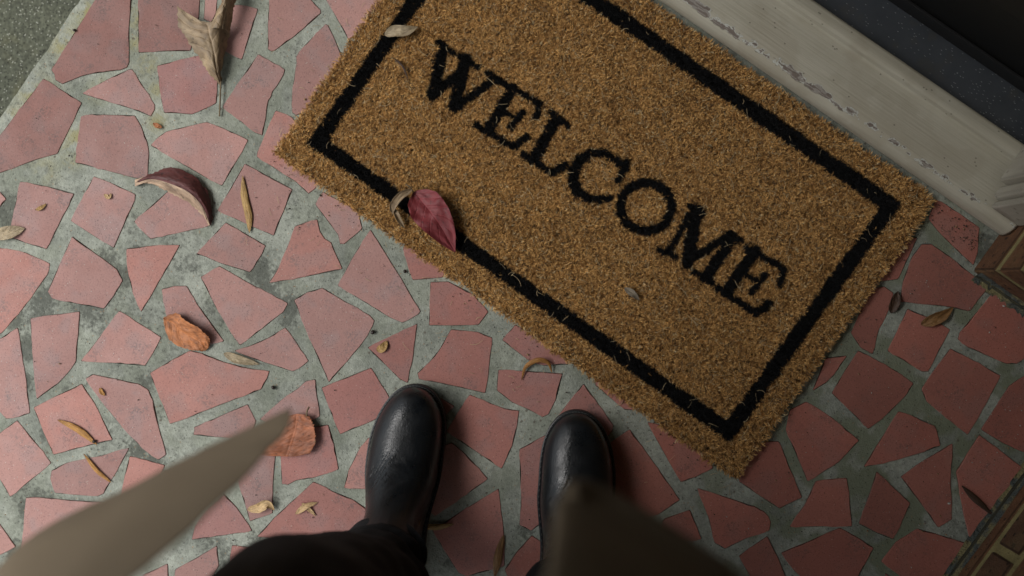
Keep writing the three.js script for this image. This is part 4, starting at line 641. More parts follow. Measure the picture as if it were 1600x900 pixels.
// ------------------------------------------------------------------ leaves, pods and seeds
{
  const veins = tex(512, 256, (u, v, i, j) => {
    const y = Math.abs(v - 0.5) * 2, mid = sstep(0.05, 0.012, y) , q = (u * 6 - y * 1.5 + 0.1 * noise(u * 20, v * 20, 3)), f = Math.abs(q - Math.round(q)), side = sstep(0.055, 0.012, f) * sstep(1, 0.7, y);
    const n = fbm(u * 10, v * 7, 4, 12), g = hash(i >> 1, j >> 1, 4);
    let k = 0.42 + 0.62 * n + 0.08 * g + 0.34 * mid + 0.24 * side; if (g > 0.985) k *= 0.5; if (noise(u * 34, v * 20, 61) > 0.86) k *= 0.6;
    return [k, k * (0.97 + 0.05 * n), k * 0.96];
  });
  const vb = tex(512, 256, (u, v) => { const y = Math.abs(v - 0.5) * 2, q = u * 6 - y * 1.5 + 0.1 * noise(u * 20, v * 20, 3), f = Math.abs(q - Math.round(q)); return 0.4 + 0.3 * sstep(0.06, 0.01, y) + 0.2 * sstep(0.1, 0.02, f) + 0.25 * (fbm(u * 26, v * 14, 4, 7) - 0.5); }, false);
  const lm = std({ map: veins, bumpMap: vb, bumpScale: 0.0012, vertexColors: true, roughness: 0.6, side: THREE.DoubleSide });
  const TINT = { tan: [[0.34, 0.245, 0.15], [0.42, 0.32, 0.21]], pale: [[0.42, 0.33, 0.21], [0.4, 0.3, 0.2]], maroon: [[0.115, 0.032, 0.03], [0.52, 0.36, 0.25]], orange: [[0.48, 0.175, 0.06], [0.45, 0.22, 0.1]], red: [[0.235, 0.033, 0.04], [0.3, 0.12, 0.1]], rust: [[0.40, 0.135, 0.06], [0.6, 0.36, 0.2]], brown: [[0.30, 0.155, 0.055], [0.3, 0.17, 0.07]], dark: [[0.085, 0.045, 0.026], [0.1, 0.06, 0.03]], cream: [[0.66, 0.45, 0.23], [0.7, 0.5, 0.3]], gold: [[0.5, 0.31, 0.11], [0.4, 0.25, 0.1]], amber: [[0.56, 0.28, 0.075], [0.3, 0.14, 0.05]], amberdark: [[0.42, 0.19, 0.045], [0.3, 0.13, 0.04]], grey: [[0.29, 0.24, 0.18], [0.25, 0.2, 0.15]] };
  const blade = (sp, hw, curl, prof, tint, floorY, s) => {
    const pts = []; for (let k = 0; k < sp.length; k += 3) pts.push(new THREE.Vector3(sp[k], sp[k + 1], sp[k + 2]));
    const cv = new THREE.CatmullRomCurve3(pts), NS = 34, NV = 14, P = [], up = new THREE.Vector3(0, 1, 0), TN = [];
    for (let i = 0; i <= NS; i++) {
      const t = i / NS, c = cv.getPoint(t), T = cv.getTangent(t), S = new THREE.Vector3().crossVectors(T, up).normalize(), U = new THREE.Vector3().crossVectors(S, T).normalize();
      let w = prof === 'fan' ? hw * Math.pow(clamp(t * 1.5 + 0.06), 0.8) * Math.pow(clamp((1 - t) * 9 + 0.02), 0.5) * (1 + 0.07 * Math.sin(t * 26)) : prof === 'pod' ? hw * Math.pow(Math.sin(Math.PI * clamp(t, 0.004, 0.996)), 0.7) : hw * Math.pow(Math.sin(Math.PI * Math.pow(clamp(t, 0.003, 0.997), 0.82)), 0.72) * (t > 0.86 ? mixn(1, 0.72, (t - 0.86) / 0.14) : 1);
      for (let k = 0; k <= NV; k++) {
        const v = k / NV * 2 - 1, cu = (v < 0 ? curl[0] : curl[1]) * (0.75 + 0.5 * noise(t * 3, s + (v < 0 ? 9 : 4), 3)), a = Math.abs(v) * cu;
        const we = w * (1 + 0.09 * (noise(t * 14, s * 1.7 + Math.sign(v) * 3, 5) - 0.5) * Math.abs(v)), lat = Math.sign(v) * (cu > 0.01 ? Math.sin(a) / cu : Math.abs(v)) * we, hh = (cu > 0.01 ? (1 - Math.cos(a)) / cu : 0) * we;
        const crump = (prof === 'pod' ? 0.12 : 0.20) * w * (fbm(t * 7 + s, v * 3, 3, 8) - 0.5) * 2 - 0.02 * w * (Math.abs(v) < 0.1 ? 1 : 0);
        const p = c.clone().addScaledVector(S, lat).addScaledVector(U, hh * (prof === 'pod' ? -0.55 : 1) + crump);
        p.y = Math.max(p.y, floorY + 0.0010 + 0.0006 * noise(t * 9, v * 4, 6)); P.push(p);
      }
    }
    const nv = NV + 1, idx = [], pos = [], uv = [], col = [], N = [];
    for (let i = 0; i <= NS; i++) for (let k = 0; k <= NV; k++) {
      const a = P[Math.min(NS, i + 1) * nv + k].clone().sub(P[Math.max(0, i - 1) * nv + k]), b = P[i * nv + Math.min(NV, k + 1)].clone().sub(P[i * nv + Math.max(0, k - 1)]), n = b.cross(a).normalize(); N.push(n);
    }
    if (N.reduce((t, n) => t + n.y, 0) < 0) N.forEach((n) => n.negate());
    for (const side of [0, 1]) for (let i = 0; i <= NS; i++) for (let k = 0; k <= NV; k++) {
      const q = i * nv + k, p = P[q].clone().addScaledVector(N[q], side ? -0.0004 : 0); pos.push(p.x, Math.max(p.y, floorY + 0.0004), p.z); uv.push(i / NS, k / NV);
      const bl = 0.8 + 0.4 * fbm(i * 0.3 + s * 3, k * 0.4, 3, 15), ed = 1; const c = mul3(tint[side], bl * ed); col.push(...c);
    }
    const off = (NS + 1) * nv;
    for (let i = 0; i < NS; i++) for (let k = 0; k < NV; k++) { const q = i * nv + k; idx.push(q, q + nv, q + 1, q + 1, q + nv, q + nv + 1); const r = q + off; idx.push(r, r + 1, r + nv, r + 1, r + nv + 1, r + nv); }
    const rim = (a, b) => idx.push(a, b, a + off, b, b + off, a + off);
    for (let i = 0; i < NS; i++) { rim(i * nv + nv, i * nv); rim(i * nv + NV, i * nv + nv + NV); }
    for (let k = 0; k < NV; k++) { rim(k, k + 1); rim(NS * nv + k + 1, NS * nv + k); }
    const g = new THREE.BufferGeometry(); g.setAttribute('position', new THREE.Float32BufferAttribute(pos, 3)); g.setAttribute('uv', new THREE.Float32BufferAttribute(uv, 2)); g.setAttribute('color', new THREE.Float32BufferAttribute(col, 3)); g.setIndex(idx); g.computeVertexNormals(); return g;
  };
  // a leaf given by rows of points across it (each row: x, y, z of its points)
  const patch = (rows, tints, floorY, s) => {
    const R = rows.map((r) => { const p = []; for (let k = 0; k < r.length; k += 3) p.push(new THREE.Vector3(r[k], r[k + 1], r[k + 2])); return new THREE.CatmullRomCurve3(p); });
    const pleat = (u, v) => { const y = Math.abs(v - 0.5) * 2, q = u * 6 - y * 1.5, f = Math.abs(q - Math.round(q)) * 2; return 0.0008 * (f - 0.5) * sstep(0, 0.25, y) * sstep(0, 0.12, u) * sstep(1, 0.9, u) - 0.0012 * sstep(0.12, 0, y); };
    const NS = 64, NV = 28, nv = NV + 1, P = [], N = [], pos = [], uv = [], col = [], idx = [];
    const cross = R.map((c) => Array.from({ length: nv }, (_, k) => c.getPoint(k / NV)));
    for (let i = 0; i <= NS; i++) for (let k = 0; k <= NV; k++) P.push(null);
    for (let k = 0; k <= NV; k++) { const c = new THREE.CatmullRomCurve3(cross.map((r) => r[k])); for (let i = 0; i <= NS; i++) { const p = c.getPoint(i / NS), e = Math.min(k, NV - k) < 1 ? 1 : 0; p.y += 0.0034 * (fbm(i * 0.09 + s, k * 0.18, 3, 8) - 0.5) + 0.0011 * (fbm(i * 0.45 + s, k * 0.55, 2, 28) - 0.5) + pleat(i / NS, k / NV); p.x += e * 0.0034 * (noise(i * 0.8, s + k, 5) - 0.5); p.z += e * 0.0034 * (noise(i * 0.8, s + k + 9, 5) - 0.5); p.y = Math.max(p.y, floorY + 0.0012); P[i * nv + k] = p; } }
    for (let i = 0; i <= NS; i++) for (let k = 0; k <= NV; k++) { const a = P[Math.min(NS, i + 1) * nv + k].clone().sub(P[Math.max(0, i - 1) * nv + k]), b = P[i * nv + Math.min(NV, k + 1)].clone().sub(P[i * nv + Math.max(0, k - 1)]); const n = b.cross(a); if (n.lengthSq() < 1e-14) n.set(0, 1, 0); N.push(n.normalize()); }
    if (N.reduce((t, n) => t + n.y, 0) < 0) N.forEach((n) => n.negate());
    for (const side of [0, 1]) for (let i = 0; i <= NS; i++) for (let k = 0; k <= NV; k++) { const q = i * nv + k, p = P[q].clone().addScaledVector(N[q], side ? -0.0004 : 0); pos.push(p.x, Math.max(p.y, floorY + 0.0004), p.z); uv.push(i / NS, k / NV); const bl = 0.45 + 1.05 * fbm(i * 0.16 + s * 3, k * 0.3, 4, 15), t = tints(i / NS, k / NV, side); col.push(...mul3(t, bl)); }
    const off = nv * (NS + 1); for (let i = 0; i < NS; i++) for (let k = 0; k < NV; k++) { const q = i * nv + k, o = q + off; idx.push(q, q + nv, q + 1, q + 1, q + nv, q + nv + 1, o, o + 1, o + nv, o + 1, o + nv + 1, o + nv); }
    const rim = (a, b) => idx.push(a, b, a + off, b, b + off, a + off); for (let i = 0; i < NS; i++) { rim(i * nv + nv, i * nv); rim(i * nv + NV, i * nv + nv + NV); } for (let k = 0; k < NV; k++) { rim(k, k + 1); rim(NS * nv + k + 1, NS * nv + k); }
    const g = new THREE.BufferGeometry(); g.setAttribute('position', new THREE.Float32BufferAttribute(pos, 3)); g.setAttribute('uv', new THREE.Float32BufferAttribute(uv, 2)); g.setAttribute('color', new THREE.Float32BufferAttribute(col, 3)); g.setIndex(idx); g.computeVertexNormals(); return g;
  };
  LEAVES.forEach((L, i) => {
    const fy = L.spine[1] > 0.0155 && L.spine[1] < 0.04 && /mat|letter/.test(L.label) && !/beside the (short|door)|corner|between|edge of/.test(L.label.replace('mat corner', '')) ? 0.0168 : 0.0022;
    const T = TINT[L.tint], gs = L.rows ? [patch(L.rows, L.pale ? (u, v, side) => side || v < L.pale ? T[1] : T[0] : (u, v, side) => T[side], fy, i * 3.7 + 1)] : [blade(L.spine, L.hw, L.curl, L.prof, TINT[L.tint], fy, i * 3.7 + 1)];
    if (L.rows2) gs.push(patch(L.rows2, (u, v, side) => T[side], fy, i * 2.9 + 4));
    if (L.lobe) gs.push(blade(L.lobe, L.lobeHw, [L.curl[1], L.curl[0]], L.prof, TINT[L.tint], fy, i * 5.1 + 2));
    const g = L.stem ? group(L.name) : null, geo = gs.length > 1 ? mergeGeometries(gs) : gs[0];
    const o = g ? (mesh('blade', geo, lm, g), g) : mesh(L.name, geo, lm);
    if (L.stem) { const p = []; for (let k = 0; k < L.stem.length; k += 3) p.push(new THREE.Vector3(L.stem[k], Math.max(L.stem[k + 1], fy + 0.001), L.stem[k + 2])); mesh('stem', new THREE.TubeGeometry(new THREE.CatmullRomCurve3(p), 16, 0.0011, 7), std({ color: rgb(0.16, 0.115, 0.06), roughness: 0.7 }), g); }
    tag(o, L.label, L.category, L.name === 'fallen_leaf' ? 'fallen leaves on the porch' : L.name === 'seed_pod' ? 'dry seed pods on the porch' : L.name === 'leaf_crumb' ? 'leaf crumbs on the porch' : undefined);
  });
  const sm = std({ color: rgb(0.022, 0.015, 0.012), roughness: 0.45 });
  SEEDS.forEach(([p, r, label], i) => {
    const pts = []; for (let k = 0; k <= 10; k++) { const a = k / 10 * Math.PI; pts.push(new THREE.Vector2(Math.max(0.00001, r * Math.sin(a) * (1 - 0.12 * Math.cos(a))), -r * 0.8 * Math.cos(a) )); }
    const m = mesh('seed', new THREE.LatheGeometry(pts, 14).rotateZ(1.2).rotateY(i * 1.3), sm); m.position.set(p[0], 0.0010 + r * 0.85, p[1]); tag(m, label, 'seed', 'dark seeds on the floor');
  });
}

// ------------------------------------------------------------------ person: boots, trousers, open coat
{
  const person = tag(group('person'), 'person in a beige coat, black trousers and black leather boots standing at the mat', 'person');
  person.position.set(0.03502, 0, 0.14964); person.rotation.y = 0.61379;
  // boots
  const leather = new THREE.MeshPhysicalMaterial({ color: rgb(0.0105, 0.0128, 0.0152), roughness: 0.46, ior: 1.5, map: tex(512, 512, (u, v, i, j) => { const n = fbm(u * 9, v * 9, 5, 71, 9), f = noise(u * 120, v * 120, 72, 120), sc = Math.abs(noise(u * 60 + v * 16, v * 7, 73) - 0.5) < 0.006 && n > 0.5; let c = mul3([1, 1, 1], 0.45 + 0.6 * n); if (sc) c = [2.6, 2.4, 2.2].map((q) => q * 0.38); return lerp3(c, [1, 0.93, 0.84], 0.75 * sstep(0.56, 0.74, n) * sstep(0.4, 0.75, f)); }), bumpMap: tex(512, 512, (u, v, i, j) => 0.45 * fbm(u * 30, v * 30, 4, 6, 30) + 0.35 * fbm(u * 90, v * 90, 2, 16, 90) + 0.2 * hash(i, j, 3), false), bumpScale: 0.0004, roughnessMap: tex(512, 512, (u, v) => 0.7 + 0.9 * (fbm(u * 12, v * 12, 5, 66, 12) - 0.42), false), specularIntensity: 1 });
  const rubber = std({ color: rgb(0.010, 0.010, 0.010), roughness: 0.62 }), threadM = std({ color: rgb(0.085, 0.085, 0.08), roughness: 0.8 }), zipM = std({ color: rgb(0.42, 0.42, 0.40), metalness: 0.9, roughness: 0.38 }), tapeM = std({ color: rgb(0.012, 0.012, 0.013), roughness: 0.9 });
  const LEN = 0.292;
  const sole = (z) => {                      // half width of the last, toe at z = 0
    const s = z / LEN, toe = s < 0.31 ? Math.pow(clamp(1 - Math.pow(1 - s / 0.31, 2.3)), 1 / 2.1) : 1;
    const heel = s > 0.8 ? Math.pow(clamp(1 - Math.pow((s - 0.8) / 0.2, 2.4)), 1 / 2.1) : 1;
    const body = mixn(0.0485, 0.0365, sstep(0.38, 0.68, s)); return body * toe * heel;
  };
  const prof = [[0, 0.030], [0.0018, 0.039], [0.0062, 0.0485], [0.015, 0.056], [0.03, 0.0612], [0.048, 0.0645], [0.068, 0.0690], [0.088, 0.0745], [0.106, 0.0835], [0.122, 0.095], [0.137, 0.109], [0.150, 0.125], [0.159, 0.143], [0.164, 0.163], [0.167, 0.20], [0.168, 0.27]];
  const pc = new THREE.SplineCurve(prof.map(([z, y]) => new THREE.Vector2(z, y)));
  const table = pc.getPoints(400), Hof = (z) => { if (z >= 0.1675) return 9; for (let i = 1; i < table.length; i++) if (table[i].x >= z) { const a = table[i - 1], b = table[i], t = (z - a.x) / Math.max(1e-6, b.x - a.x); return mixn(a.y, b.y, clamp(t)); } return 9; };
  function makeBoot(side) {                  // side: +1 means the big toe is towards +x
    const b = new THREE.Group(); b.name = 'boot'; person.add(b);
    const NA = 96, rings = []; rings.push([0.0235, 0.001]); for (let i = 0; i <= 60; i++) { const p = pc.getPoint(i / 60); rings.push([p.y, p.x]); }
    const inset = 0.0014, pos = [], uv = [], idx = [];
    rings.forEach(([y, zf], r) => {
      const zb = LEN - 0.006 - 0.008 * sstep(0.05, 0.12, y) - 0.006 * sstep(0.14, 0.27, y), sh = sstep(0.085, 0.155, y);
      for (let k = 0; k < NA; k++) {
        const a = k / NA * Math.PI * 2, s = (1 - Math.cos(a)) / 2, sg = Math.sin(a) >= 0 ? 1 : -1, z = mixn(zf, zb, s);
        const H = Hof(z), rr_ = clamp((y - 0.024) / (H - 0.024)), cap = Math.pow(Math.max(0, 1 - Math.pow(rr_, 3.0)), 0.46);
        let w = Math.max(0, sole(clamp(z, 0, LEN)) - inset) * cap * (1 - 0.10 * sstep(0.03, 0.10, y));
        const we = mixn(0.0455, 0.0395, sstep(0.10, 0.17, y)) * Math.pow(Math.max(0, 1 - Math.pow(Math.abs(2 * s - 1), 2.2)), 0.5); w = mixn(w, we, sh);
        const cx = side * (0.007 * sstep(0.10, 0.0, z) - 0.002 * sstep(0.06, 0.16, z)) * (1 - sh);
        let x = cx + sg * w, yy = y, zz = z;
        // walking creases over the vamp
        const cr = Math.exp(-Math.pow((z - 0.112) / 0.022, 2)) * sstep(0.35, 0.95, rr_) * (1 - sh);
        yy -= 0.0022 * cr * (0.5 + 0.5 * Math.sin(z * 900 + 9 * noise(x * 60, z * 40, 4))); 
        const wr = sstep(0.10, 0.16, y) * 0.0022 * (fbm(a * 1.4 + 3, y * 60, 3, 5) - 0.5); x += Math.sin(a) * wr * 2; zz += -Math.cos(a) * wr * 2;
        pos.push(x, yy, zz); uv.push(x * 6 + y * 4, z * 6);
        if (r < rings.length - 1) { const q = r * NA + k, q2 = r * NA + (k + 1) % NA; idx.push(q, q + NA, q2, q2, q + NA, q2 + NA); }
      }
    });
    const g = new THREE.BufferGeometry(); g.setAttribute('position', new THREE.Float32BufferAttribute(pos, 3)); g.setAttribute('uv', new THREE.Float32BufferAttribute(uv, 2)); g.setIndex(idx); g.computeVertexNormals();
    mesh('upper', g, leather, b);
    const outline = (o) => { const s = new THREE.Shape(), n = 120; for (let k = 0; k < n; k++) { const a = k / n * Math.PI * 2, t = (1 - Math.cos(a)) / 2, z = t * LEN, cx = side * (0.007 * sstep(0.10, 0.0, z) - 0.002 * sstep(0.06, 0.16, z)); const w = sole(clamp(z, 0, LEN)) + o * Math.abs(Math.sin(a)), X = cx + Math.sign(Math.sin(a)) * w, Z = z - o * Math.cos(a); k ? s.lineTo(X, -Z) : s.moveTo(X, -Z); } s.closePath(); return s; };
    const slab = (o, y0, y1, bev) => new THREE.ExtrudeGeometry(outline(o), { depth: y1 - y0 - 2 * bev, bevelEnabled: true, bevelThickness: bev, bevelSize: bev, bevelOffset: -bev, bevelSegments: 2 }).rotateX(-Math.PI / 2).translate(0, y0 + bev, 0);
    mesh('sole', slab(0.0022, 0.0032, 0.0195, 0.002), rubber, b);
    mesh('welt', slab(0.0032, 0.0197, 0.0242, 0.0014), leather, b);
    const st = []; const N = 110; for (let k = 0; k < N; k++) { const a = k / N * Math.PI * 2, t = (1 - Math.cos(a)) / 2, z = t * LEN; if (z > 0.2) continue; const cx = side * (0.007 * sstep(0.10, 0.0, z) - 0.002 * sstep(0.06, 0.16, z)), w = sole(clamp(z, 0, LEN)); const X = cx + Math.sign(Math.sin(a)) * w, Z = z, nx = Math.sin(a), nz = -Math.cos(a); st.push(new THREE.CapsuleGeometry(0.0006, 0.0022, 2, 5).rotateZ(Math.PI / 2).rotateY(Math.atan2(nx, nz)).translate(X + nx * 0.0006, 0.0244, Z + nz * 0.0006)); }
    const sm = mesh('welt_stitching', mergeGeometries(st), threadM, b); sm.userData.kind = 'stuff';
    // side zip on the inner ankle
    const zx = 0.0418 * side; mesh('zip_tape', rbox(Math.min(zx, zx + 0.0012 * side), Math.max(zx, zx + 0.0012 * side), 0.05, 0.15, 0.207, 0.221, 0.0005), tapeM, b);
    const zt = []; for (let k = 0; k < 26; k++) zt.push(new THREE.BoxGeometry(0.0016, 0.0022, 0.0042).translate(zx + 0.0018 * side, 0.053 + k * 0.0037, 0.214)); const zz = mesh('zip_teeth', mergeGeometries(zt), zipM, b); zz.userData.kind = 'stuff';
    return b;
  }
  const bl = makeBoot(1); bl.position.set(-0.1945, 0, 0.139); bl.rotation.y = -0.09;
  const br = makeBoot(-1); br.position.set(0.0365, 0, 0.174); br.rotation.y = -0.11;
  // trousers
  const clothB = tex(512, 512, (u, v, i, j) => 0.5 + 0.25 * Math.sin((u + v) * 512 * 0.8) * 0.5 + 0.3 * (fbm(u * 40, v * 40, 3, 5, 40) - 0.5) + 0.1 * hash(i, j, 2), false);
  const trouserM = std({ color: rgb(0.0075, 0.0075, 0.0085), roughness: 0.95, bumpMap: clothB, bumpScale: 0.0006 });
  const leg = (C, s) => {
    const cv = new THREE.CatmullRomCurve3(C.map(([x, z, h]) => new THREE.Vector3(x, h, z))), NS = 110, NA = 72, pos = [], uv = [], idx = [], rad = (t) => { const f = t * (C.length - 1), i = Math.min(C.length - 2, f | 0); return mixn(C[i][3], C[i + 1][3], sstep(0, 1, f - i)); };
    const put = (inner) => { const base = pos.length / 3; for (let i = 0; i <= NS; i++) { const t = i / NS, c = cv.getPoint(t), r0 = rad(t);
      for (let k = 0; k < NA; k++) { const a = k / NA * 6.2832, low = Math.exp(-t * 9); const fold = 0.0085 * low * Math.sin(t * 95 + 2.2 * Math.sin(a + s) + 3 * noise(Math.cos(a) * 2 + s, t * 14, 3)) + 0.012 * (fbm(Math.cos(a) * 1.6 + s + 5, Math.sin(a) * 1.6 + t * 9, 3, 7) - 0.5); const r = r0 + fold - (inner ? 0.002 : 0); const hemY = (0.006 * Math.sin(a * 2 + s) + (s < 2 ? 0.022 : -0.022) * Math.cos(a)) * Math.exp(-t * 30); pos.push(c.x + Math.cos(a) * r, c.y + hemY, c.z + Math.sin(a) * r * 1.06); uv.push(a, c.y * 6); } }
      for (let i = 0; i < NS; i++) for (let k = 0; k < NA; k++) { const q = base + i * NA + k, p = base + i * NA + (k + 1) % NA; inner ? idx.push(q, p, q + NA, p, p + NA, q + NA) : idx.push(q, q + NA, p, p, q + NA, p + NA); } return base; };
    const o = put(false), n = put(true); for (let k = 0; k < NA; k++) { const p = (k + 1) % NA; idx.push(o + k, o + p, n + k, o + p, n + p, n + k); }
    const g = new THREE.BufferGeometry(); g.setAttribute('position', new THREE.Float32BufferAttribute(pos, 3)); g.setAttribute('uv', new THREE.Float32BufferAttribute(uv, 2)); g.setIndex(idx); g.computeVertexNormals(); return g;
  };
  const tg = mergeGeometries([
    leg([[-0.214, 0.357, 0.118, 0.056], [-0.226, 0.358, 0.20, 0.066], [-0.242, 0.345, 0.32, 0.078], [-0.246, 0.326, 0.47, 0.088], [-0.23, 0.35, 0.62, 0.096], [-0.185, 0.42, 0.80, 0.10], [-0.16, 0.44, 0.92, 0.095]], 1.3),
    leg([[0.010, 0.395, 0.122, 0.055], [0.018, 0.394, 0.20, 0.066], [0.030, 0.375, 0.32, 0.080], [0.040, 0.352, 0.47, 0.086], [0.02, 0.38, 0.62, 0.094], [-0.01, 0.43, 0.80, 0.10], [-0.04, 0.44, 0.92, 0.095]], 4.1),
    new THREE.SphereGeometry(0.165, 32, 20).scale(1.02, 0.75, 0.78).translate(-0.1, 0.92, 0.44),
  ].map((g) => { g.deleteAttribute('normal'); g.computeVertexNormals(); return g; }));
  mesh('trousers', tg, trouserM, person);
  // coat: rings from hem to collar, each from one front edge round the back to the other
  const RINGS = [
    [[-0.217, 0.100, 0.55], [-0.335, 0.160, 0.55], [-0.458, 0.236, 0.55], [-0.52, 0.41, 0.55], [-0.40, 0.66, 0.56], [-0.11, 0.76, 0.58], [0.17, 0.68, 0.62], [0.29, 0.47, 0.67], [0.245, 0.285, 0.70], [0.128, 0.190, 0.72], [0.026, 0.126, 0.719], [0.009, 0.131, 0.744]],
    [[-0.2205, 0.1275, 0.595], [-0.33, 0.168, 0.595], [-0.445, 0.245, 0.595], [-0.48, 0.425, 0.585], [-0.39, 0.655, 0.595], [-0.11, 0.75, 0.61], [0.165, 0.67, 0.65], [0.28, 0.47, 0.695], [0.24, 0.295, 0.725], [0.124, 0.198, 0.742], [0.016, 0.130, 0.742], [0.000, 0.141, 0.748]],
    [[-0.242, 0.160, 0.70], [-0.335, 0.203, 0.70], [-0.42, 0.28, 0.70], [-0.45, 0.43, 0.70], [-0.36, 0.63, 0.70], [-0.11, 0.71, 0.71], [0.14, 0.64, 0.73], [0.25, 0.47, 0.76], [0.225, 0.32, 0.79], [0.118, 0.214, 0.80], [0.012, 0.141, 0.80], [-0.006, 0.153, 0.804]],
    [[-0.246, 0.185, 0.88], [-0.32, 0.235, 0.88], [-0.375, 0.31, 0.88], [-0.39, 0.44, 0.88], [-0.31, 0.59, 0.88], [-0.10, 0.65, 0.88], [0.11, 0.59, 0.88], [0.20, 0.46, 0.90], [0.185, 0.33, 0.92], [0.098, 0.242, 0.93], [0.000, 0.176, 0.93], [-0.016, 0.188, 0.93]],
    [[-0.20, 0.245, 1.12], [-0.27, 0.275, 1.12], [-0.31, 0.35, 1.12], [-0.31, 0.45, 1.12], [-0.24, 0.54, 1.12], [-0.10, 0.57, 1.12], [0.05, 0.54, 1.12], [0.12, 0.45, 1.12], [0.12, 0.35, 1.12], [0.07, 0.27, 1.12], [-0.01, 0.228, 1.12], [-0.02, 0.225, 1.12]],
    [[-0.165, 0.245, 1.30], [-0.24, 0.27, 1.30], [-0.31, 0.34, 1.30], [-0.315, 0.42, 1.30], [-0.22, 0.485, 1.30], [-0.10, 0.50, 1.30], [0.02, 0.485, 1.30], [0.115, 0.42, 1.30], [0.11, 0.34, 1.30], [0.04, 0.27, 1.30], [-0.035, 0.248, 1.30], [-0.045, 0.245, 1.30]],
    [[-0.145, 0.255, 1.385], [-0.18, 0.265, 1.38], [-0.22, 0.32, 1.37], [-0.22, 0.38, 1.37], [-0.17, 0.43, 1.385], [-0.10, 0.44, 1.39], [-0.03, 0.43, 1.385], [0.02, 0.38, 1.37], [0.02, 0.32, 1.37], [-0.02, 0.265, 1.38], [-0.05, 0.258, 1.384], [-0.06, 0.255, 1.385]],
    [[-0.135, 0.255, 1.43], [-0.155, 0.265, 1.435], [-0.175, 0.31, 1.44], [-0.17, 0.36, 1.445], [-0.14, 0.395, 1.45], [-0.10, 0.40, 1.45], [-0.06, 0.395, 1.45], [-0.03, 0.36, 1.445], [-0.025, 0.31, 1.44], [-0.045, 0.265, 1.435], [-0.058, 0.258, 1.432], [-0.065, 0.255, 1.43]],
  ];
  RINGS.splice(1, 0, RINGS[0].map(([x, z, h], k) => k ? [x, z + 0.002, h + 0.012] : [-0.2135, 0.1085, 0.563]));   // blunt hem corner
  const NU = 130, NV = 110, cols = RINGS.map((r) => new THREE.CatmullRomCurve3(r.map(([x, z, h]) => new THREE.Vector3(x, h, z)), false, 'catmullrom', 0.5));
  const ringPts = cols.map((c) => Array.from({ length: NU + 1 }, (_, i) => c.getPoint(i / NU)));
  const G = []; for (let i = 0; i <= NU; i++) { const cv = new THREE.CatmullRomCurve3(ringPts.map((r) => r[i])); for (let k = 0; k <= NV; k++) { const p = cv.getPoint(k / NV); const t = i / NU, v = k / NV, inn = sstep(0, 0.12, t) * sstep(1, 0.88, t); const f = 0.012 * (1 - v) * inn * sstep(0.18, 0.4, t) * sstep(0.82, 0.64, t) * Math.sin(t * 44 + 2 * noise(t * 9, v * 2, 5)); const d = new THREE.Vector3(p.x + 0.1, 0, p.z - 0.42).normalize(); p.addScaledVector(d, f + 0.004 * (fbm(t * 20, v * 12, 3, 9) - 0.5)); G.push(p); } }
  const nv = NV + 1, Nn = []; for (let i = 0; i <= NU; i++) for (let k = 0; k <= NV; k++) { const a = G[Math.min(NU, i + 1) * nv + k].clone().sub(G[Math.max(0, i - 1) * nv + k]), b = G[i * nv + Math.min(NV, k + 1)].clone().sub(G[i * nv + Math.max(0, k - 1)]); Nn.push(b.cross(a).normalize()); }
  const outward = Nn[(NU / 2 | 0) * nv + 10].z > 0 ? 1 : -1, pos = [], uv = [], idx = [], th = 0.0045;
  for (const s of [0, 1]) for (let q = 0; q < G.length; q++) { const i = q / nv | 0, k = q % nv, e = Math.min(1, Math.min(i, NU - i, k) / 2), p = G[q].clone().addScaledVector(Nn[q], -outward * (s ? th * (0.6 + 0.4 * e) : th * 0.3 * (1 - e))); pos.push(p.x, p.y, p.z); uv.push(i / NU * 8, k / NV * 5); }
  const off = G.length, fl = outward > 0;
  const quad = (a, b, c, d) => fl ? idx.push(a, c, b, b, c, d) : idx.push(a, b, c, b, d, c);
  for (let i = 0; i < NU; i++) for (let k = 0; k < NV; k++) { const q = i * nv + k; quad(q, q + nv, q + 1, q + nv + 1); quad(q + off, q + 1 + off, q + nv + off, q + nv + 1 + off); }
  for (let k = 0; k < NV; k++) { quad(k, k + 1, k + off, k + 1 + off); const e = NU * nv; quad(e + k, e + k + off, e + k + 1, e + k + 1 + off); }
  for (let i = 0; i < NU; i++) { const q = i * nv; quad(q, q + off, q + nv, q + nv + off); const t = q + NV; quad(t, t + nv, t + off, t + nv + off); }
  const cg = new THREE.BufferGeometry(); cg.setAttribute('position', new THREE.Float32BufferAttribute(pos, 3)); cg.setAttribute('uv', new THREE.Float32BufferAttribute(uv, 2)); cg.setIndex(idx); cg.computeVertexNormals();
  const coatM = std({ color: rgb(0.27, 0.208, 0.138), roughness: 0.95, bumpMap: clothB, bumpScale: 0.0006, side: THREE.DoubleSide });
  const coat = mesh('coat', cg, coatM, person);
  const sleeve = (P) => { const c = new THREE.CatmullRomCurve3(P.map(([x, z, h]) => new THREE.Vector3(x, h, z))), g = new THREE.TubeGeometry(c, 40, 1, 28, false), p = g.attributes.position; for (let i = 0; i <= 40; i++) { const t = i / 40, o = c.getPoint(t), r = mixn(0.082, 0.052, t); for (let k = 0; k <= 28; k++) { const q = i * 29 + k, v = new THREE.Vector3().fromBufferAttribute(p, q).sub(o).setLength(r * (1 + 0.09 * (fbm(Math.cos(k / 28 * 6.283) * 2 + 4, t * 9 + P[0][0] * 9, 3, 3) - 0.5))); p.setXYZ(q, o.x + v.x, o.y + v.y, o.z + v.z); } } g.computeVertexNormals(); return g; };
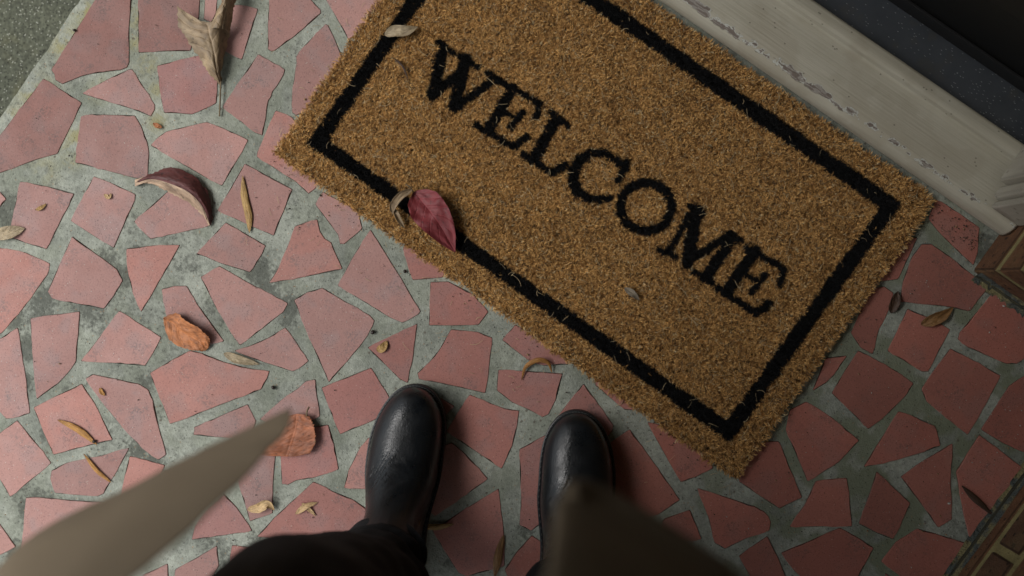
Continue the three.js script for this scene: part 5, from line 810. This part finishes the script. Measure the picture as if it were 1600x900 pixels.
  const JL = [[-0.265, 0.375, 1.315], [-0.335, 0.35, 1.19], [-0.335, 0.285, 1.10], [-0.25, 0.17, 1.20], [-0.16, 0.095, 1.32]], JR = [[0.065, 0.375, 1.315], [0.145, 0.35, 1.19], [0.165, 0.285, 1.10], [0.15, 0.17, 1.20], [0.125, 0.095, 1.32]];
  mesh('sleeve', sleeve(JL), coatM, coat); mesh('sleeve', sleeve(JR), coatM, coat);
  // body under the clothes, one surface: legs, torso, arms, hands and head from a distance field
  const bones = (list, lo, size, n) => {
    const mc = new MarchingCubes(n, new THREE.MeshBasicMaterial(), false, false, 400000); mc.isolation = 0; const h = n / 2;
    for (let z = 0; z < n; z++) for (let y = 0; y < n; y++) for (let x = 0; x < n; x++) {
      const p = [lo[0] + (x / n) * size, lo[1] + (y / n) * size, lo[2] + (z / n) * size]; let d = 1;
      for (const [a, b, ra, rb, k = 0.02] of list) {
        const ab = [b[0] - a[0], b[1] - a[1], b[2] - a[2]], ap = [p[0] - a[0], p[1] - a[1], p[2] - a[2]], l = ab[0] ** 2 + ab[1] ** 2 + ab[2] ** 2, t = l ? clamp((ap[0] * ab[0] + ap[1] * ab[1] + ap[2] * ab[2]) / l) : 0;
        const e = Math.hypot(ap[0] - ab[0] * t, ap[1] - ab[1] * t, ap[2] - ab[2] * t) - mixn(ra, rb, t), m = Math.max(k - Math.abs(d - e), 0) / k; d = Math.min(d, e) - m * m * k * 0.25;
      }
      mc.field[x + y * n + z * n * n] = -d;
    }
    mc.update(); const g = new THREE.BufferGeometry(), P = new Float32Array(mc.positionArray.slice(0, mc.count * 3));
    for (let i = 0; i < P.length; i += 3) for (let c = 0; c < 3; c++) P[i + c] = lo[c] + (P[i + c] + 1) / 2 * size;
    g.setAttribute('position', new THREE.BufferAttribute(P, 3)); const w = mergeVertices(g, 1e-5); w.computeVertexNormals(); return w;
  };
  const sw = ([x, z, h]) => [x, h, z];
  const arm = (J) => [[sw(J[0]), sw(J[2]), 0.05, 0.042], [sw(J[2]), sw(J[4]), 0.04, 0.027]];
  const body = bones([[[-0.185, 0.93, 0.44], [-0.250, 0.47, 0.32], 0.075, 0.05], [[-0.250, 0.47, 0.32], [-0.215, 0.12, 0.365], 0.05, 0.032], [[-0.02, 0.93, 0.44], [0.038, 0.47, 0.355], 0.075, 0.05], [[0.038, 0.47, 0.355], [0.014, 0.12, 0.402], 0.05, 0.032],
    [[-0.15, 0.95, 0.44], [-0.05, 0.95, 0.44], 0.10, 0.10, 0.05], [[-0.1, 0.98, 0.43], [-0.1, 1.22, 0.385], 0.10, 0.105, 0.05], [[-0.2, 1.3, 0.37], [0.0, 1.3, 0.37], 0.06, 0.06, 0.06], [[-0.1, 1.3, 0.37], [-0.1, 1.47, 0.325], 0.055, 0.05, 0.03], ...arm(JL), ...arm(JR)], [-0.97, 0.05, -0.45], 1.7, 140);
  const H0 = [-0.1, 1.565, 0.285], hp = (x, y, z) => [H0[0] + x, H0[1] + y, H0[2] + z];
  const head = bones([[hp(0, 0.025, 0.015), hp(0, 0.02, -0.012), 0.078, 0.074, 0.03], [hp(0, -0.035, -0.03), hp(0, -0.075, -0.045), 0.052, 0.03, 0.04], [hp(0, 0.0, -0.083), hp(0, -0.03, -0.098), 0.008, 0.0115, 0.012], [hp(-0.012, -0.056, -0.078), hp(0.012, -0.056, -0.078), 0.006, 0.006, 0.008], [hp(-0.03, 0.008, -0.068), hp(-0.03, 0.008, -0.07), 0.012, 0.012, 0.006], [hp(0.03, 0.008, -0.068), hp(0.03, 0.008, -0.07), 0.012, 0.012, 0.006], [hp(-0.076, -0.005, 0.01), hp(-0.08, 0.025, 0.015), 0.009, 0.011, 0.008], [hp(0.076, -0.005, 0.01), hp(0.08, 0.025, 0.015), 0.009, 0.011, 0.008], [hp(0, -0.05, 0.02), hp(0, -0.12, 0.05), 0.055, 0.052, 0.03]], [-0.25, 1.41, 0.13], 0.3, 80);
  const hand = (w, s) => { const [x, y, z] = w, L = [[[x, y, z], [x + s * 0.02, y + 0.04, z - 0.035], 0.024, 0.026, 0.02]], k = [x + s * 0.022, y + 0.045, z - 0.04];
    [[-0.028, 0.030, 0.9], [-0.010, 0.034, 1], [0.008, 0.032, 0.95], [0.026, 0.026, 0.8]].forEach(([dy, l, q]) => { const a = [k[0] + s * 0.008, k[1] + dy, k[2] - 0.012], b = [a[0] + s * l * 0.8, a[1], a[2] - l * 0.5], c = [b[0] + s * l * 0.75 * q, b[1], b[2] + l * 0.35], e = [c[0] + s * 0.008, c[1] - 0.002, c[2] + 0.017 * q]; L.push([a, b, 0.0095, 0.0088, 0.006], [b, c, 0.0088, 0.008, 0.004], [c, e, 0.008, 0.007, 0.004]); });
    const a = [x + s * 0.004, y + 0.012, z - 0.02], b = [a[0] + s * 0.03, a[1] - 0.022, a[2] + 0.004], c = [b[0] + s * 0.028, b[1] - 0.004, b[2] + 0.004]; L.push([a, b, 0.013, 0.0105, 0.01], [b, c, 0.0105, 0.0085, 0.005]);
    return bones(L, [Math.min(x, x + s * 0.1) - 0.045, y - 0.055, z - 0.12], 0.18, 64); };
  const skin = std({ color: rgb(0.42, 0.26, 0.19), roughness: 0.6 });
  mesh('body', mergeGeometries([body, head, hand(sw(JL[4]), 1), hand(sw(JR[4]), -1)]), skin, person);
  mesh('hair', bones([[hp(0, 0.045, 0.03), hp(0, 0.035, 0.01), 0.084, 0.078, 0.03], [hp(0, 0.0, 0.06), hp(0, -0.12, 0.085), 0.06, 0.045, 0.04]], [-0.26, 1.40, 0.15], 0.32, 64), std({ color: rgb(0.035, 0.02, 0.012), roughness: 0.6 }), person);
}

renderer.render(scene, camera);
